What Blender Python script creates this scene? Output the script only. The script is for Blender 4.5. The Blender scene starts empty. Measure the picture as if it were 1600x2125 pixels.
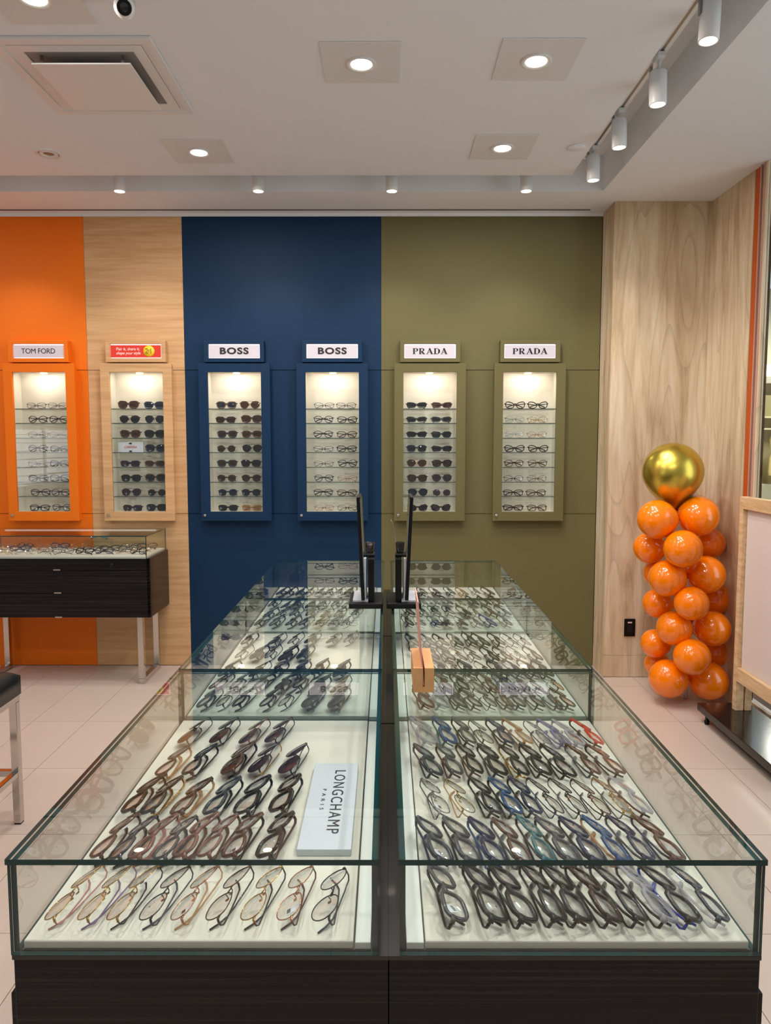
import bpy, math, random
import numpy as np
from mathutils import Matrix, Vector
R = random.Random(7)
SC = bpy.context.scene
COL = SC.collection
rad = math.radians

# ------------------------------------------------------------------ camera
F, CX, CY, HOR, VPX, EYE = 1490.0, 800.0, 1036.0, 914.0, 802.0, 1.56
PITCH = math.atan((CY - HOR) / F)
YAW = math.atan((VPX - CX) / F)
cd = bpy.data.cameras.new('camera')
cam = bpy.data.objects.new('camera', cd)
COL.objects.link(cam)
cam.location = (0, 0, EYE)
cam.rotation_euler = (math.pi / 2 - PITCH, 0, YAW)
cd.sensor_fit = 'VERTICAL'
cd.sensor_height = 24.0
cd.sensor_width = 24.0
cd.lens = F / 2125 * 24.0
cd.shift_y = (CY - 1062.5) / 2125
cd.clip_start = 0.05
SC.camera = cam
CR = cam.rotation_euler.to_matrix()

# ------------------------------------------------------------------ world, exposure
w = bpy.data.worlds.new('world')
SC.world = w
w.use_nodes = True
w.node_tree.nodes['Background'].inputs[0].default_value = (0.94, 0.98, 1.0, 1)
w.node_tree.nodes['Background'].inputs[1].default_value = 0.45
vs = SC.view_settings
vs.view_transform = 'Standard'
vs.look = 'None'
vs.gamma = 1
vs.use_curve_mapping = False
vs.exposure = -0.68
SC.cycles.transparent_max_bounces = 40
SC.cycles.max_bounces = 10
SC.cycles.sample_clamp_indirect = 4.0
SC.cycles.caustics_reflective = False
SC.cycles.caustics_refractive = False
WARM = (1.0, 0.94, 0.885)
P_DOWN, P_SPOT, P_WASH, P_PUCK = 20.0, 62.0, 30.0, 0.5


def area_light(name, loc, size, power, color, rot=(0, 0, 0), size_y=None):
    l = bpy.data.lights.new(name, 'AREA')
    l.shape = 'RECTANGLE' if size_y else 'DISK'
    l.size = size
    if size_y:
        l.size_y = size_y
    l.energy = power
    l.color = color
    o = bpy.data.objects.new(name, l)
    COL.objects.link(o)
    o.location = loc
    o.rotation_euler = rot
    return o


def spot_light(name, loc, target, power, color, angle=70, blend=0.6, size=0.03):
    l = bpy.data.lights.new(name, 'SPOT')
    l.energy = power
    l.color = color
    l.spot_size = rad(angle)
    l.spot_blend = blend
    l.shadow_soft_size = size
    o = bpy.data.objects.new(name, l)
    COL.objects.link(o)
    o.location = loc
    o.rotation_euler = (Vector(target) - Vector(loc)).to_track_quat('-Z', 'Y').to_euler()
    return o


# cool daylight of the mall coming through the storefront glass
area_light('mall_daylight', (3.6, 1.6, 2.0), 3.2, 85, (0.85, 0.93, 1.0), (0, rad(90), 0), 2.4)
# one broad unseen fill added behind the camera, in place of ambient light
area_light('fill_behind_camera', (-1.0, -1.2, 3.1), 4.0, 250, (1.0, 0.975, 0.95), (0, 0, 0), 1.6)


# ------------------------------------------------------------------ measuring
def P(px, py, x=None, y=None, z=None):
    """where the sight line of a photo point meets a plane x=, y= or z= of the room"""
    d = CR @ Vector(((px - CX) / F, -(py - CY) / F, -1.0))
    if x is not None:
        t = x / d.x
    elif y is not None:
        t = y / d.y
    else:
        t = (z - EYE) / d.z
    return Vector((0, 0, EYE)) + d * t


# ------------------------------------------------------------------ materials
def lin(c):
    return tuple(((v / 255) / 12.92 if v / 255 <= 0.04045 else ((v / 255 + 0.055) / 1.055) ** 2.4) for v in c[:3]) + (1.0,)


MATS = {}


def new_mat(name):
    m = bpy.data.materials.new(name)
    m.use_nodes = True
    nt = m.node_tree
    b = nt.nodes['Principled BSDF']
    return m, nt, b


def pr(name, rgb, rough=0.5, metal=0.0, spec=0.5, coat=0.0, emit=None, es=0.0, bump=0.0, bscale=200, var=0.0, vscale=(3, 3, 3)):
    if name in MATS:
        return MATS[name]
    m, nt, b = new_mat(name)
    b.inputs['Base Color'].default_value = lin(rgb)
    b.inputs['Roughness'].default_value = rough
    b.inputs['Metallic'].default_value = metal
    b.inputs['Specular IOR Level'].default_value = spec
    b.inputs['Coat Weight'].default_value = coat
    b.inputs['Coat Roughness'].default_value = 0.05
    if emit:
        b.inputs['Emission Color'].default_value = lin(emit)
        b.inputs['Emission Strength'].default_value = es
    tc = nt.nodes.new('ShaderNodeTexCoord')
    if var:
        mp = nt.nodes.new('ShaderNodeMapping')
        mp.inputs['Scale'].default_value = vscale
        nz = nt.nodes.new('ShaderNodeTexNoise')
        nz.inputs['Scale'].default_value = 1
        nz.inputs['Detail'].default_value = 4
        mx = nt.nodes.new('ShaderNodeMixRGB')
        mx.blend_type = 'MULTIPLY'
        mx.inputs[0].default_value = 1
        mx.inputs[1].default_value = lin(rgb)
        mr = nt.nodes.new('ShaderNodeMapRange')
        mr.inputs[1].default_value = 0.3
        mr.inputs[2].default_value = 0.7
        mr.inputs[3].default_value = 1 - var
        mr.inputs[4].default_value = 1 + var
        nt.links.new(tc.outputs['Object'], mp.inputs[0])
        nt.links.new(mp.outputs[0], nz.inputs['Vector'])
        nt.links.new(nz.outputs['Fac'], mr.inputs[0])
        nt.links.new(mr.outputs[0], mx.inputs[2])
        nt.links.new(mx.outputs[0], b.inputs['Base Color'])
    if bump:
        nb = nt.nodes.new('ShaderNodeTexNoise')
        nb.inputs['Scale'].default_value = bscale
        nb.inputs['Detail'].default_value = 3
        bp = nt.nodes.new('ShaderNodeBump')
        bp.inputs['Strength'].default_value = bump
        bp.inputs['Distance'].default_value = 0.001
        nt.links.new(tc.outputs['Object'], nb.inputs['Vector'])
        nt.links.new(nb.outputs['Fac'], bp.inputs['Height'])
        nt.links.new(bp.outputs[0], b.inputs['Normal'])
    MATS[name] = m
    return m


def streak_wood(name, c1, c2, c3, scale, rough=0.4, spec=0.5, coat=0.0, rings=0.0, contrast=1.0):
    """wood grain: noise stretched along one axis, blended over three tones, plus wavy growth rings"""
    if name in MATS:
        return MATS[name]
    m, nt, b = new_mat(name)
    L = nt.links.new
    tc = nt.nodes.new('ShaderNodeTexCoord')
    geo = nt.nodes.new('ShaderNodeNewGeometry')
    mp = nt.nodes.new('ShaderNodeMapping')
    mp.inputs['Scale'].default_value = scale
    L(geo.outputs['Position'], mp.inputs[0])
    n1 = nt.nodes.new('ShaderNodeTexNoise')
    n1.inputs['Scale'].default_value = 1
    n1.inputs['Detail'].default_value = 6
    n1.inputs['Roughness'].default_value = 0.65
    n1.inputs['Distortion'].default_value = 0.4
    L(mp.outputs[0], n1.inputs['Vector'])
    cr = nt.nodes.new('ShaderNodeValToRGB')
    e = cr.color_ramp.elements
    k = 0.14 / contrast
    e[0].position, e[0].color = 0.5 - k, lin(c1)
    e[1].position, e[1].color = 0.5 + k, lin(c3)
    mid = e.new(0.5)
    mid.color = lin(c2)
    L(n1.outputs['Fac'], cr.inputs[0])
    out = cr.outputs[0]
    if rings:
        m2 = nt.nodes.new('ShaderNodeMapping')
        m2.inputs['Scale'].default_value = (scale[0] * 0.42, scale[1] * 0.42, scale[2] * 0.55)
        L(geo.outputs['Position'], m2.inputs[0])
        n2 = nt.nodes.new('ShaderNodeTexNoise')
        n2.inputs['Scale'].default_value = 1.0
        n2.inputs['Detail'].default_value = 1.5
        n2.inputs['Distortion'].default_value = 0.6
        L(m2.outputs[0], n2.inputs['Vector'])
        mu = nt.nodes.new('ShaderNodeMath')
        mu.operation = 'MULTIPLY'
        mu.inputs[1].default_value = 15
        L(n2.outputs['Fac'], mu.inputs[0])
        fr = nt.nodes.new('ShaderNodeMath')
        fr.operation = 'FRACT'
        L(mu.outputs[0], fr.inputs[0])
        r2 = nt.nodes.new('ShaderNodeValToRGB')
        r2.color_ramp.elements[0].position = 0.0
        r2.color_ramp.elements[0].color = (1 - rings, 1 - rings, 1 - rings, 1)
        r2.color_ramp.elements[1].position = 0.2
        r2.color_ramp.elements[1].color = (1, 1, 1, 1)
        L(fr.outputs[0], r2.inputs[0])
        mx = nt.nodes.new('ShaderNodeMixRGB')
        mx.blend_type = 'MULTIPLY'
        mx.inputs[0].default_value = 1
        L(out, mx.inputs[1])
        L(r2.outputs[0], mx.inputs[2])
        out = mx.outputs[0]
    L(out, b.inputs['Base Color'])
    b.inputs['Roughness'].default_value = rough
    b.inputs['Specular IOR Level'].default_value = spec
    b.inputs['Coat Weight'].default_value = coat
    b.inputs['Coat Roughness'].default_value = 0.06
    MATS[name] = m
    return m


def sheet_glass(name, tint=(0.95, 0.975, 0.965), gain=1.0, gloss=(1, 1, 1), body=None, bodyf=0.0, rough=0.0, ior=1.5):
    """clear sheet: what is not mirrored at the front face goes straight through"""
    if name in MATS:
        return MATS[name]
    m, nt, b = new_mat(name)
    nt.nodes.remove(b)
    L = nt.links.new
    out = nt.nodes['Material Output']
    tr = nt.nodes.new('ShaderNodeBsdfTransparent')
    tr.inputs[0].default_value = (*tint, 1)
    gl = nt.nodes.new('ShaderNodeBsdfGlossy')
    gl.inputs['Color'].default_value = (*gloss, 1)
    gl.inputs['Roughness'].default_value = rough
    fr = nt.nodes.new('ShaderNodeFresnel')
    fr.inputs['IOR'].default_value = ior
    geo = nt.nodes.new('ShaderNodeNewGeometry')
    inv = nt.nodes.new('ShaderNodeMath')
    inv.operation = 'SUBTRACT'
    inv.inputs[0].default_value = 1
    L(geo.outputs['Backfacing'], inv.inputs[1])
    mu = nt.nodes.new('ShaderNodeMath')
    mu.operation = 'MULTIPLY'
    L(fr.outputs[0], mu.inputs[0])
    L(inv.outputs[0], mu.inputs[1])
    m3 = nt.nodes.new('ShaderNodeMath')
    m3.operation = 'MULTIPLY'
    m3.use_clamp = True
    m3.inputs[1].default_value = gain
    L(mu.outputs[0], m3.inputs[0])
    base = tr.outputs[0]
    if body:
        df = nt.nodes.new('ShaderNodeBsdfDiffuse')
        df.inputs[0].default_value = lin(body)
        mb = nt.nodes.new('ShaderNodeMixShader')
        mb.inputs[0].default_value = bodyf
        L(base, mb.inputs[1])
        L(df.outputs[0], mb.inputs[2])
        base = mb.outputs[0]
    mx = nt.nodes.new('ShaderNodeMixShader')
    L(m3.outputs[0], mx.inputs[0])
    L(base, mx.inputs[1])
    L(gl.outputs[0], mx.inputs[2])
    L(mx.outputs[0], out.inputs[0])
    MATS[name] = m
    return m


def lens_mat(name, rgb, op, rough=0.0):
    return sheet_glass(name, tint=lin(rgb)[:3], gain=1.0, body=None, rough=rough)


def emis(name, rgb, s):
    if name in MATS:
        return MATS[name]
    m, nt, b = new_mat(name)
    b.inputs['Base Color'].default_value = lin(rgb)
    b.inputs['Emission Color'].default_value = lin(rgb)
    b.inputs['Emission Strength'].default_value = s
    MATS[name] = m
    return m


M_ceil = pr('ceiling_paint', (240, 242, 245), 0.85, spec=0.2)
M_white = pr('white_metal', (232, 231, 230), 0.35)
M_panel = pr('lamp_plate', (228, 227, 225), 0.6)
M_orange = pr('orange_paint', (236, 116, 10), 0.55, spec=0.3, bump=0.06, bscale=500)
M_blue = pr('blue_paint', (14, 46, 77), 0.55, spec=0.2, bump=0.06, bscale=500)
M_olive = pr('olive_paint', (107, 101, 66), 0.55, spec=0.2, bump=0.06, bscale=500)
M_ash = streak_wood('pale_ash_panel', (196, 152, 106), (207, 164, 118), (216, 174, 128), (2.2, 2.2, 34), 0.5, 0.35)
M_oak = streak_wood('pale_oak_cladding', (186, 160, 128), (212, 190, 158), (226, 210, 184), (6.5, 6.5, 0.7), 0.5, 0.3, rings=0.2, contrast=1.25)
M_frameoak = streak_wood('easel_oak', (204, 166, 122), (219, 184, 142), (230, 200, 160), (40, 6, 40), 0.5, 0.3)
M_ebony = streak_wood('ebony_laminate', (8, 7, 8), (14, 12, 13), (52, 47, 46), (0.9, 0.9, 170), 0.2, 0.25, 0.05, contrast=0.62)
M_block = pr('beech_block', (214, 160, 106), 0.5, var=0.06, vscale=(60, 8, 60))
M_tile = pr('floor_tile', (205, 188, 176), 0.33, spec=0.4, var=0.03, vscale=(2, 2, 2))
M_grout = pr('grout', (150, 130, 118), 0.9)
M_tray = pr('cream_tray', (222, 218, 205), 0.75, spec=0.2, bump=0.1, bscale=700)
M_liner = pr('white_liner', (228, 230, 225), 0.5)
M_cream = pr('cream_lining', (228, 219, 206), 0.6)
M_chrome = pr('chrome', (205, 200, 195), 0.12, 1.0)
M_alu = pr('brushed_metal', (150, 145, 140), 0.3, 1.0)
M_dark = pr('black_plastic', (5, 5, 6), 0.4, spec=0.3)
M_gap = pr('dark_gap', (18, 14, 13), 0.9)
M_leather = pr('black_leather', (22, 22, 24), 0.35, bump=0.4, bscale=350)
M_glass = sheet_glass('case_glass', (0.945, 0.972, 0.966), 1.35)
M_pane = sheet_glass('clear_pane', (0.96, 0.975, 0.965), 1.2)
M_edge = pr('green_glass_edge', (4, 58, 58), 0.15, spec=0.5, coat=0.2)
M_shelf = sheet_glass('shelf_glass', (0.95, 0.98, 0.965), 1.0)
M_acrylic = sheet_glass('acrylic', (0.94, 0.95, 0.95), 1.6)
M_smoke = sheet_glass('smoked_acrylic', (0.30, 0.27, 0.26), 1.5)
M_card = pr('white_card', (208, 213, 222), 0.4)
M_ink = pr('black_ink', (26, 26, 34), 0.5)
M_gold_balloon = pr('gold_foil_balloon', (214, 190, 84), 0.3, 1.0)
M_orange_balloon = pr('orange_balloon', (255, 132, 0), 0.16, spec=0.6, coat=0.5)
M_lamp = emis('lamp_face', (255, 244, 228), 14)
M_puck = emis('puck_face', (255, 236, 200), 8)
M_board = pr('whiteboard', (226, 212, 206), 0.4)
M_plat = pr('black_platform', (26, 24, 24), 0.13, spec=0.6)
M_mirror = pr('mirror_silver', (225, 228, 230), 0.03, 1.0)
M_red = pr('red_strip', (150, 40, 20), 0.5)

FR = {  # frame materials: word -> material
    'black': pr('acetate_black', (14, 14, 16), 0.18, coat=0.12),
    'tortoise': pr('acetate_tortoise', (46, 28, 18), 0.18, coat=0.12, spec=0.35, var=0.75, vscale=(160, 160, 160)),
    'brown': pr('acetate_brown', (84, 54, 38), 0.2, coat=0.12),
    'navy': pr('acetate_navy', (26, 36, 68), 0.2, coat=0.12),
    'blue': pr('acetate_blue', (38, 74, 120), 0.2, coat=0.12),
    'bright blue': pr('acetate_cobalt', (20, 50, 150), 0.2, coat=0.12),
    'teal': pr('acetate_teal', (60, 110, 116), 0.2, coat=0.12),
    'grey': pr('acetate_grey', (74, 74, 78), 0.2, coat=0.12),
    'slate': pr('acetate_slate', (48, 56, 66), 0.2, coat=0.12),
    'red': pr('acetate_red', (196, 44, 26), 0.2, coat=0.12),
    'rose': pr('acetate_rose', (128, 88, 78), 0.2, coat=0.12),
    'pink': pr('acetate_pink', (172, 112, 108), 0.2, coat=0.12),
    'purple': pr('acetate_purple', (112, 84, 124), 0.2, coat=0.12),
    'burgundy': pr('acetate_burgundy', (78, 40, 44), 0.2, coat=0.12),
    'green': pr('acetate_green', (36, 52, 34), 0.2, coat=0.12),
    'lilac': sheet_glass('acetate_lilac', (0.8, 0.78, 0.88), 1.6, body=(150, 145, 175), bodyf=0.45),
    'clear': sheet_glass('acetate_clear', (0.86, 0.85, 0.86), 1.8, body=(200, 198, 205), bodyf=0.4),
    'champagne': sheet_glass('acetate_champagne', (0.86, 0.74, 0.62), 1.6, body=(196, 150, 112), bodyf=0.5),
    'gold': pr('metal_gold', (190, 150, 84), 0.2, 1.0),
    'rose gold': pr('metal_rose_gold', (196, 140, 114), 0.2, 1.0),
    'silver': pr('metal_silver', (170, 168, 165), 0.2, 1.0),
    'gunmetal': pr('metal_gunmetal', (62, 60, 62), 0.25, 1.0),
    'bronze': pr('metal_bronze', (92, 66, 48), 0.25, 1.0),
}
LN = {
    'demo': sheet_glass('demo_lens', (0.97, 0.98, 0.985), 2.2),
    'dark': sheet_glass('sun_lens_dark', (0.035, 0.035, 0.042), 1.4, body=(22, 22, 28), bodyf=0.35),
    'brown': sheet_glass('sun_lens_brown', (0.12, 0.06, 0.035), 1.4, body=(60, 38, 28), bodyf=0.35),
    'purple': sheet_glass('sun_lens_purple', (0.09, 0.055, 0.09), 1.4, body=(46, 34, 46), bodyf=0.35),
    'navy': sheet_glass('sun_lens_navy', (0.035, 0.05, 0.10), 1.4, body=(20, 26, 46), bodyf=0.35),
    'tan': sheet_glass('sun_lens_tan', (0.5, 0.36, 0.2), 1.3, body=(150, 112, 70), bodyf=0.35),
}


# ------------------------------------------------------------------ mesh helpers
class MB:
    def __init__(s):
        s.v, s.f, s.mi, s.sm = [], [], [], []
        s.M = None

    def add(s, verts, faces, mi=0, smooth=False):
        n = len(s.v)
        if s.M is not None:
            verts = [tuple(s.M @ Vector(p)) for p in verts]
        s.v += [tuple(p) for p in verts]
        for f in faces:
            s.f.append(tuple(i + n for i in f))
            s.mi.append(mi)
            s.sm.append(smooth)
        return s

    def box(s, x0, x1, y0, y1, z0, z1, mi=0, mis=None):
        v = [(x, y, z) for z in (z0, z1) for y in (y0, y1) for x in (x0, x1)]
        f = [(0, 2, 3, 1), (4, 5, 7, 6), (0, 1, 5, 4), (2, 6, 7, 3), (0, 4, 6, 2), (1, 3, 7, 5)]  # -z +z -y +y -x +x
        n = len(s.v)
        s.add(v, f, mi)
        if mis:
            for k, a in enumerate(mis):
                s.mi[len(s.mi) - 6 + k] = a
        return s

    def cbox(s, c, d, mi=0):
        return s.box(c[0] - d[0] / 2, c[0] + d[0] / 2, c[1] - d[1] / 2, c[1] + d[1] / 2, c[2] - d[2] / 2, c[2] + d[2] / 2, mi)

    def ring(s, o, i, y0, y1, mi=0):
        """picture frame in the xz plane: o and i are (x0,x1,z0,z1)"""
        v = []
        for y in (y0, y1):
            for r in (o, i):
                v += [(r[0], y, r[2]), (r[1], y, r[2]), (r[1], y, r[3]), (r[0], y, r[3])]
        f = []
        for k in range(4):
            j = (k + 1) % 4
            f.append((k, j, 4 + j, 4 + k))
            f.append((8 + j, 8 + k, 12 + k, 12 + j))
            f.append((j, k, 8 + k, 8 + j))
            f.append((4 + k, 4 + j, 12 + j, 12 + k))
        return s.add(v, f, mi)

    def lathe(s, prof, c=(0, 0, 0), n=24, axis='z', mi=0, smooth=True, cap=True):
        v, f = [], []
        for (r, h) in prof:
            for k in range(n):
                a = 2 * math.pi * k / n
                p = (r * math.cos(a), r * math.sin(a), h)
                if axis == 'y':
                    p = (p[0], h, -p[1])
                elif axis == 'x':
                    p = (h, p[0], p[1])
                v.append((p[0] + c[0], p[1] + c[1], p[2] + c[2]))
        for i in range(len(prof) - 1):
            for k in range(n):
                j = (k + 1) % n
                f.append((i * n + k, i * n + j, (i + 1) * n + j, (i + 1) * n + k))
        s.add(v, f, mi, smooth)
        if cap:
            m = len(prof) - 1
            nv = len(s.v) - len(v)
            for ring, rev in ((0, True), (m, False)):
                if prof[ring][0] > 1e-5:
                    idx = [nv + ring * n + k for k in range(n)]
                    s.f.append(tuple(reversed(idx)) if rev else tuple(idx))
                    s.mi.append(mi)
                    s.sm.append(False)
        return s

    def sweep(s, path, hw, hh, closed=False, mi=0, up=(0, 0, 1), n=4, smooth=True, taper=None):
        """bar swept along a path: hw half width across, hh half height along `up`"""
        N = len(path)
        pts = [Vector(p) for p in path]
        U = Vector(up)
        v, f = [], []
        for i, p in enumerate(pts):
            a = pts[(i - 1) % N] if (closed or i > 0) else p
            b = pts[(i + 1) % N] if (closed or i < N - 1) else p
            t = (b - a)
            t = t.normalized() if t.length > 1e-9 else Vector((1, 0, 0))
            sd = t.cross(U)
            sd = sd.normalized() if sd.length > 1e-6 else Vector((1, 0, 0))
            u = sd.cross(t).normalized()
            k = taper[i] if taper else 1.0
            for q in range(n):
                an = 2 * math.pi * (q + 0.5) / n
                cs, sn = math.cos(an), math.sin(an)
                if n == 4:
                    cs, sn = (1 if cs > 0 else -1), (1 if sn > 0 else -1)
                v.append(tuple(p + sd * (cs * hw * k) + u * (sn * hh * k)))
        for i in range(N if closed else N - 1):
            j = (i + 1) % N
            for q in range(n):
                r = (q + 1) % n
                f.append((i * n + q, i * n + r, j * n + r, j * n + q))
        if not closed:
            f.append(tuple(reversed(range(n))))
            f.append(tuple((N - 1) * n + q for q in range(n)))
        return s.add(v, f, mi, smooth)

    def mesh(s, name, mats):
        me = bpy.data.meshes.new(name)
        me.from_pydata(s.v, [], s.f)
        for m in (mats if isinstance(mats, (list, tuple)) else [mats]):
            me.materials.append(m)
        me.polygons.foreach_set('material_index', s.mi)
        me.polygons.foreach_set('use_smooth', s.sm)
        me.validate()
        me.update()
        return me

    def build(s, name, mats, parent=None, loc=None, bev=0.0, **kw):
        o = bpy.data.objects.new(name, s.mesh(name, mats))
        COL.objects.link(o)
        if parent is not None:
            o.parent = parent
        if loc is not None:
            o.location = loc
        if bev:
            b = o.modifiers.new('edge', 'BEVEL')
            b.width = bev
            b.segments = 2
            b.limit_method = 'ANGLE'
        tag(o, **kw)
        return o


def tag(o, label=None, cat=None, group=None, kind=None):
    if label:
        o['label'] = label
    if cat:
        o['category'] = cat
    if group:
        o['group'] = group
    if kind:
        o['kind'] = kind
    return o


def empty(name, loc, label, cat, group=None, rz=0.0):
    o = bpy.data.objects.new(name, None)
    COL.objects.link(o)
    o.empty_display_size = 0.05
    o.location = loc
    o.rotation_euler = (0, 0, rz)
    return tag(o, label, cat, group)


def text_mesh(body, size, align='CENTER', ext=0.0006, xs=1.0, bold=0.0, spacing=1.0, shear=0.0):
    cu = bpy.data.curves.new('lettering', 'FONT')
    cu.body = body
    cu.size = size
    cu.align_x = align
    cu.align_y = 'CENTER'
    cu.extrude = ext
    cu.offset = bold
    cu.space_character = spacing
    cu.shear = shear
    cu.resolution_u = 4
    o = bpy.data.objects.new('tmp', cu)
    COL.objects.link(o)
    dg = bpy.context.evaluated_depsgraph_get()
    me = bpy.data.meshes.new_from_object(o.evaluated_get(dg))
    bpy.data.objects.remove(o)
    bpy.data.curves.remove(cu)
    if xs != 1.0:
        for v in me.vertices:
            v.co.x *= xs
    return me


def lettering(me, mat, parent, M, name='lettering'):
    me.materials.clear()
    me.materials.append(mat)
    o = bpy.data.objects.new(name, me)
    COL.objects.link(o)
    o.parent = parent
    o.matrix_local = M
    return o


# ================================================================== ROOM
YW = P(250, 1381, z=0).y                    # back wall
ZC = P(700, 443, y=YW).z                    # underside of the ceiling
XB = [-4.6, P(187, 914, y=YW).x, P(387, 914, y=YW).x, P(791, 914, y=YW).x, P(1240, 914, y=YW).x]
YP = P(1268, 1405, z=0).y                   # pilaster front
XP0 = P(1264, 914, y=YP).x
XR = P(1490, 409, z=ZC).x                   # storefront wall plane
XP0 = XB[4] + 0.004
print('YW', YW, 'ZC', ZC, 'XB', XB, 'YP', YP, 'XR', XR)

# floor: grout bed and single tiles
fl = MB().box(-4.8, 3.2, -3.0, YW + 0.2, -0.12, -0.004).build('floor', M_grout, kind='structure')
tile_x0, tile_y0 = -1.67, P(100, 1497, z=0).y
tme = None
nx0, nx1 = -10, 13
ty = [tile_y0 + 0.575 * k for k in range(-10, 3)]
for j in range(len(ty) - 1):
    for i in range(nx0, nx1):
        x0 = tile_x0 + 0.3 * i
        y0, y1 = ty[j], min(ty[j + 1], YW + 0.02)
        if y0 >= YW or y1 < -0.9:
            continue
        w_, d_ = 0.3 - 0.0025, (y1 - y0) - 0.0025
        key = round(d_, 3)
        if tme is None or key not in tme:
            tme = tme or {}
            tme[key] = MB().box(0, w_, 0, d_, -0.008, 0).mesh('tile', M_tile)
        t = bpy.data.objects.new('tile', tme[key])
        COL.objects.link(t)
        t.parent = fl
        t.location = (x0 + 0.00125, y0 + 0.00125, 0.0)

# ceiling with the lamp slot
YS0, YS1 = P(600, 364, z=ZC).y, P(600, 397, z=ZC).y
XS0, XS1 = P(1300, 200, z=ZC).x, P(1415, 208, z=ZC).x
ZT = ZC + 0.21
c = MB()
c.box(-4.8, XS0, -3.0, YS0, ZC, ZT)
c.box(-4.8, XS1, YS1, YW + 0.2, ZC, ZT)
c.box(XS1, XR + 0.1, -3.0, YW + 0.2, ZC, ZT)
c.box(-4.8, XR + 0.1, -3.0, YW + 0.2, ZT, ZT + 0.08)
ceil = c.build('ceiling', M_ceil, kind='structure')
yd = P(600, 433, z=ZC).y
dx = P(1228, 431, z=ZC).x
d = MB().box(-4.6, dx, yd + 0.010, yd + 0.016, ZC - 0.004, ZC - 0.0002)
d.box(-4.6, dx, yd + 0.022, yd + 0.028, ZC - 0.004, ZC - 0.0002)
d.build('trim_1', pr('slot_shadow', (120, 112, 106), 0.8), kind='structure')  # grey strips painted in for the shade of the diffuser slot
MB().box(-4.6, XB[4], YW - 0.012, YW - 0.001, ZC - 0.02, ZC - 0.001).build('trim_2', M_ceil, kind='structure')

# back wall: base slab + coloured panels with openings for the recessed cabinets
CABX = [85, 285.5, 488, 690, 892, 1098]
YC = YW - 0.055
cabs = []
for px in CABX:
    cxw = P(px, 914, y=YC).x
    cabs.append(cxw)
Z0, Z1 = P(600, 1081, y=YC).z, P(600, 754, y=YC).z
IZ0, IZ1 = P(600, 1062, y=YC).z, P(600, 772, y=YC).z
IW = 0.1775
wb = MB().box(-4.8, XR + 0.19, YW + 0.12, YW + 0.2, 0, ZC).build('wall_back', M_gap, kind='structure')
ZP = [0.004, P(600, 1066, y=YW).z, P(600, 768, y=YW).z, ZC - 0.001]


def panel(x0, x1, z0, z1, holes, mat):
    xs = sorted({x0, x1} | {h for a in holes for h in (a[0], a[1]) if x0 < h < x1})
    zs = sorted({z0, z1} | {h for a in holes for h in (a[2], a[3]) if z0 < h < z1})
    m = MB()
    for i in range(len(xs) - 1):
        for k in range(len(zs) - 1):
            cx_, cz_ = (xs[i] + xs[i + 1]) / 2, (zs[k] + zs[k + 1]) / 2
            if any(a[0] < cx_ < a[1] and a[2] < cz_ < a[3] for a in holes):
                continue
            m.box(xs[i], xs[i + 1], YW, YW + 0.018, zs[k], zs[k + 1])
    m.build('wall_panel', mat, wb)


holes = [(x - IW - 0.018, x + IW + 0.018, IZ0 - 0.012, IZ1 + 0.012) for x in cabs]
for k, mat in enumerate((M_orange, M_ash, M_blue, M_olive)):
    for j in range(3):
        g0, g1 = (0.0018 if j > 0 else 0), (0.0018 if j < 2 else 0)
        panel(XB[k] + 0.001, XB[k + 1] - 0.001, ZP[j] + g0, ZP[j + 1] - g1, holes, mat)

# wood clad pilaster and storefront wall
zb = P(1300, 1360, y=YP).z
yo = [P(px, 914, x=XR).y for px in (1545, 1556, 1558, 1562.5, 1566, 1571)]
wr = MB().box(XP0 + 0.02, XR + 0.2, YP + 0.02, YW + 0.1, 0, ZC).build('wall_right', M_gap, kind='structure')
MB().box(XP0, XR, YP, YP + 0.018, zb + 0.001, ZC - 0.001).build('wood_panel', M_oak, wr)
MB().box(XP0, XR, YP - 0.001, YP + 0.018, 0.003, zb - 0.001).build('base_panel', M_oak, wr)
MB().box(XP0 - 0.001, XP0 + 0.017, YP + 0.001, YW - 0.001, zb + 0.001, ZC - 0.001).build('wood_panel', M_oak, wr)
MB().box(XP0 - 0.002, XP0 + 0.017, YP + 0.001, YW - 0.001, 0.003, zb - 0.001).build('base_panel', M_oak, wr)
MB().box(XR, XR + 0.05, yo[0], YP, 0.003, ZC - 0.001).build('wood_panel', M_oak, wr)
MB().box(XR + 0.004, XR + 0.05, yo[1], yo[0] - 0.001, 0.003, ZC - 0.002).build('orange_strip', pr('burnt_orange', (188, 80, 10), 0.5), wr)
MB().box(XR + 0.03, XR + 0.05, yo[4], yo[1], 0.003, ZC - 0.002).build('shadow_gap', M_gap, wr)
MB().box(XR - 0.002, XR + 0.05, yo[2], yo[1] - 0.0005, 0.003, ZC - 0.002).build('metal_strip', pr('pink_metal', (196, 150, 134), 0.4), wr)
MB().box(XR - 0.002, XR + 0.05, yo[4], yo[3], 0.003, ZC - 0.002).build('metal_strip', pr('pink_metal', (196, 150, 134), 0.4), wr)
win = MB()
win.box(XR, XR + 0.022, yo[5], yo[4] - 0.0005, 0.003, ZC - 0.002)
win.box(XR, XR + 0.022, 0.2, 0.27, 0.003, ZC - 0.002)
win.box(XR + 0.002, XR + 0.020, 0.27, yo[5], 0.003, 0.1)
win = win.build('window_1', M_oak, kind='structure')
MB().box(XR + 0.008, XR + 0.014, 0.27, yo[5], 0.1, ZC - 0.01).build('pane', M_pane, win)
MB().box(XR, XR + 0.1, -3.0, 0.2, 0.0, ZC).build('wall_storefront', M_oak, kind='structure')
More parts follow.
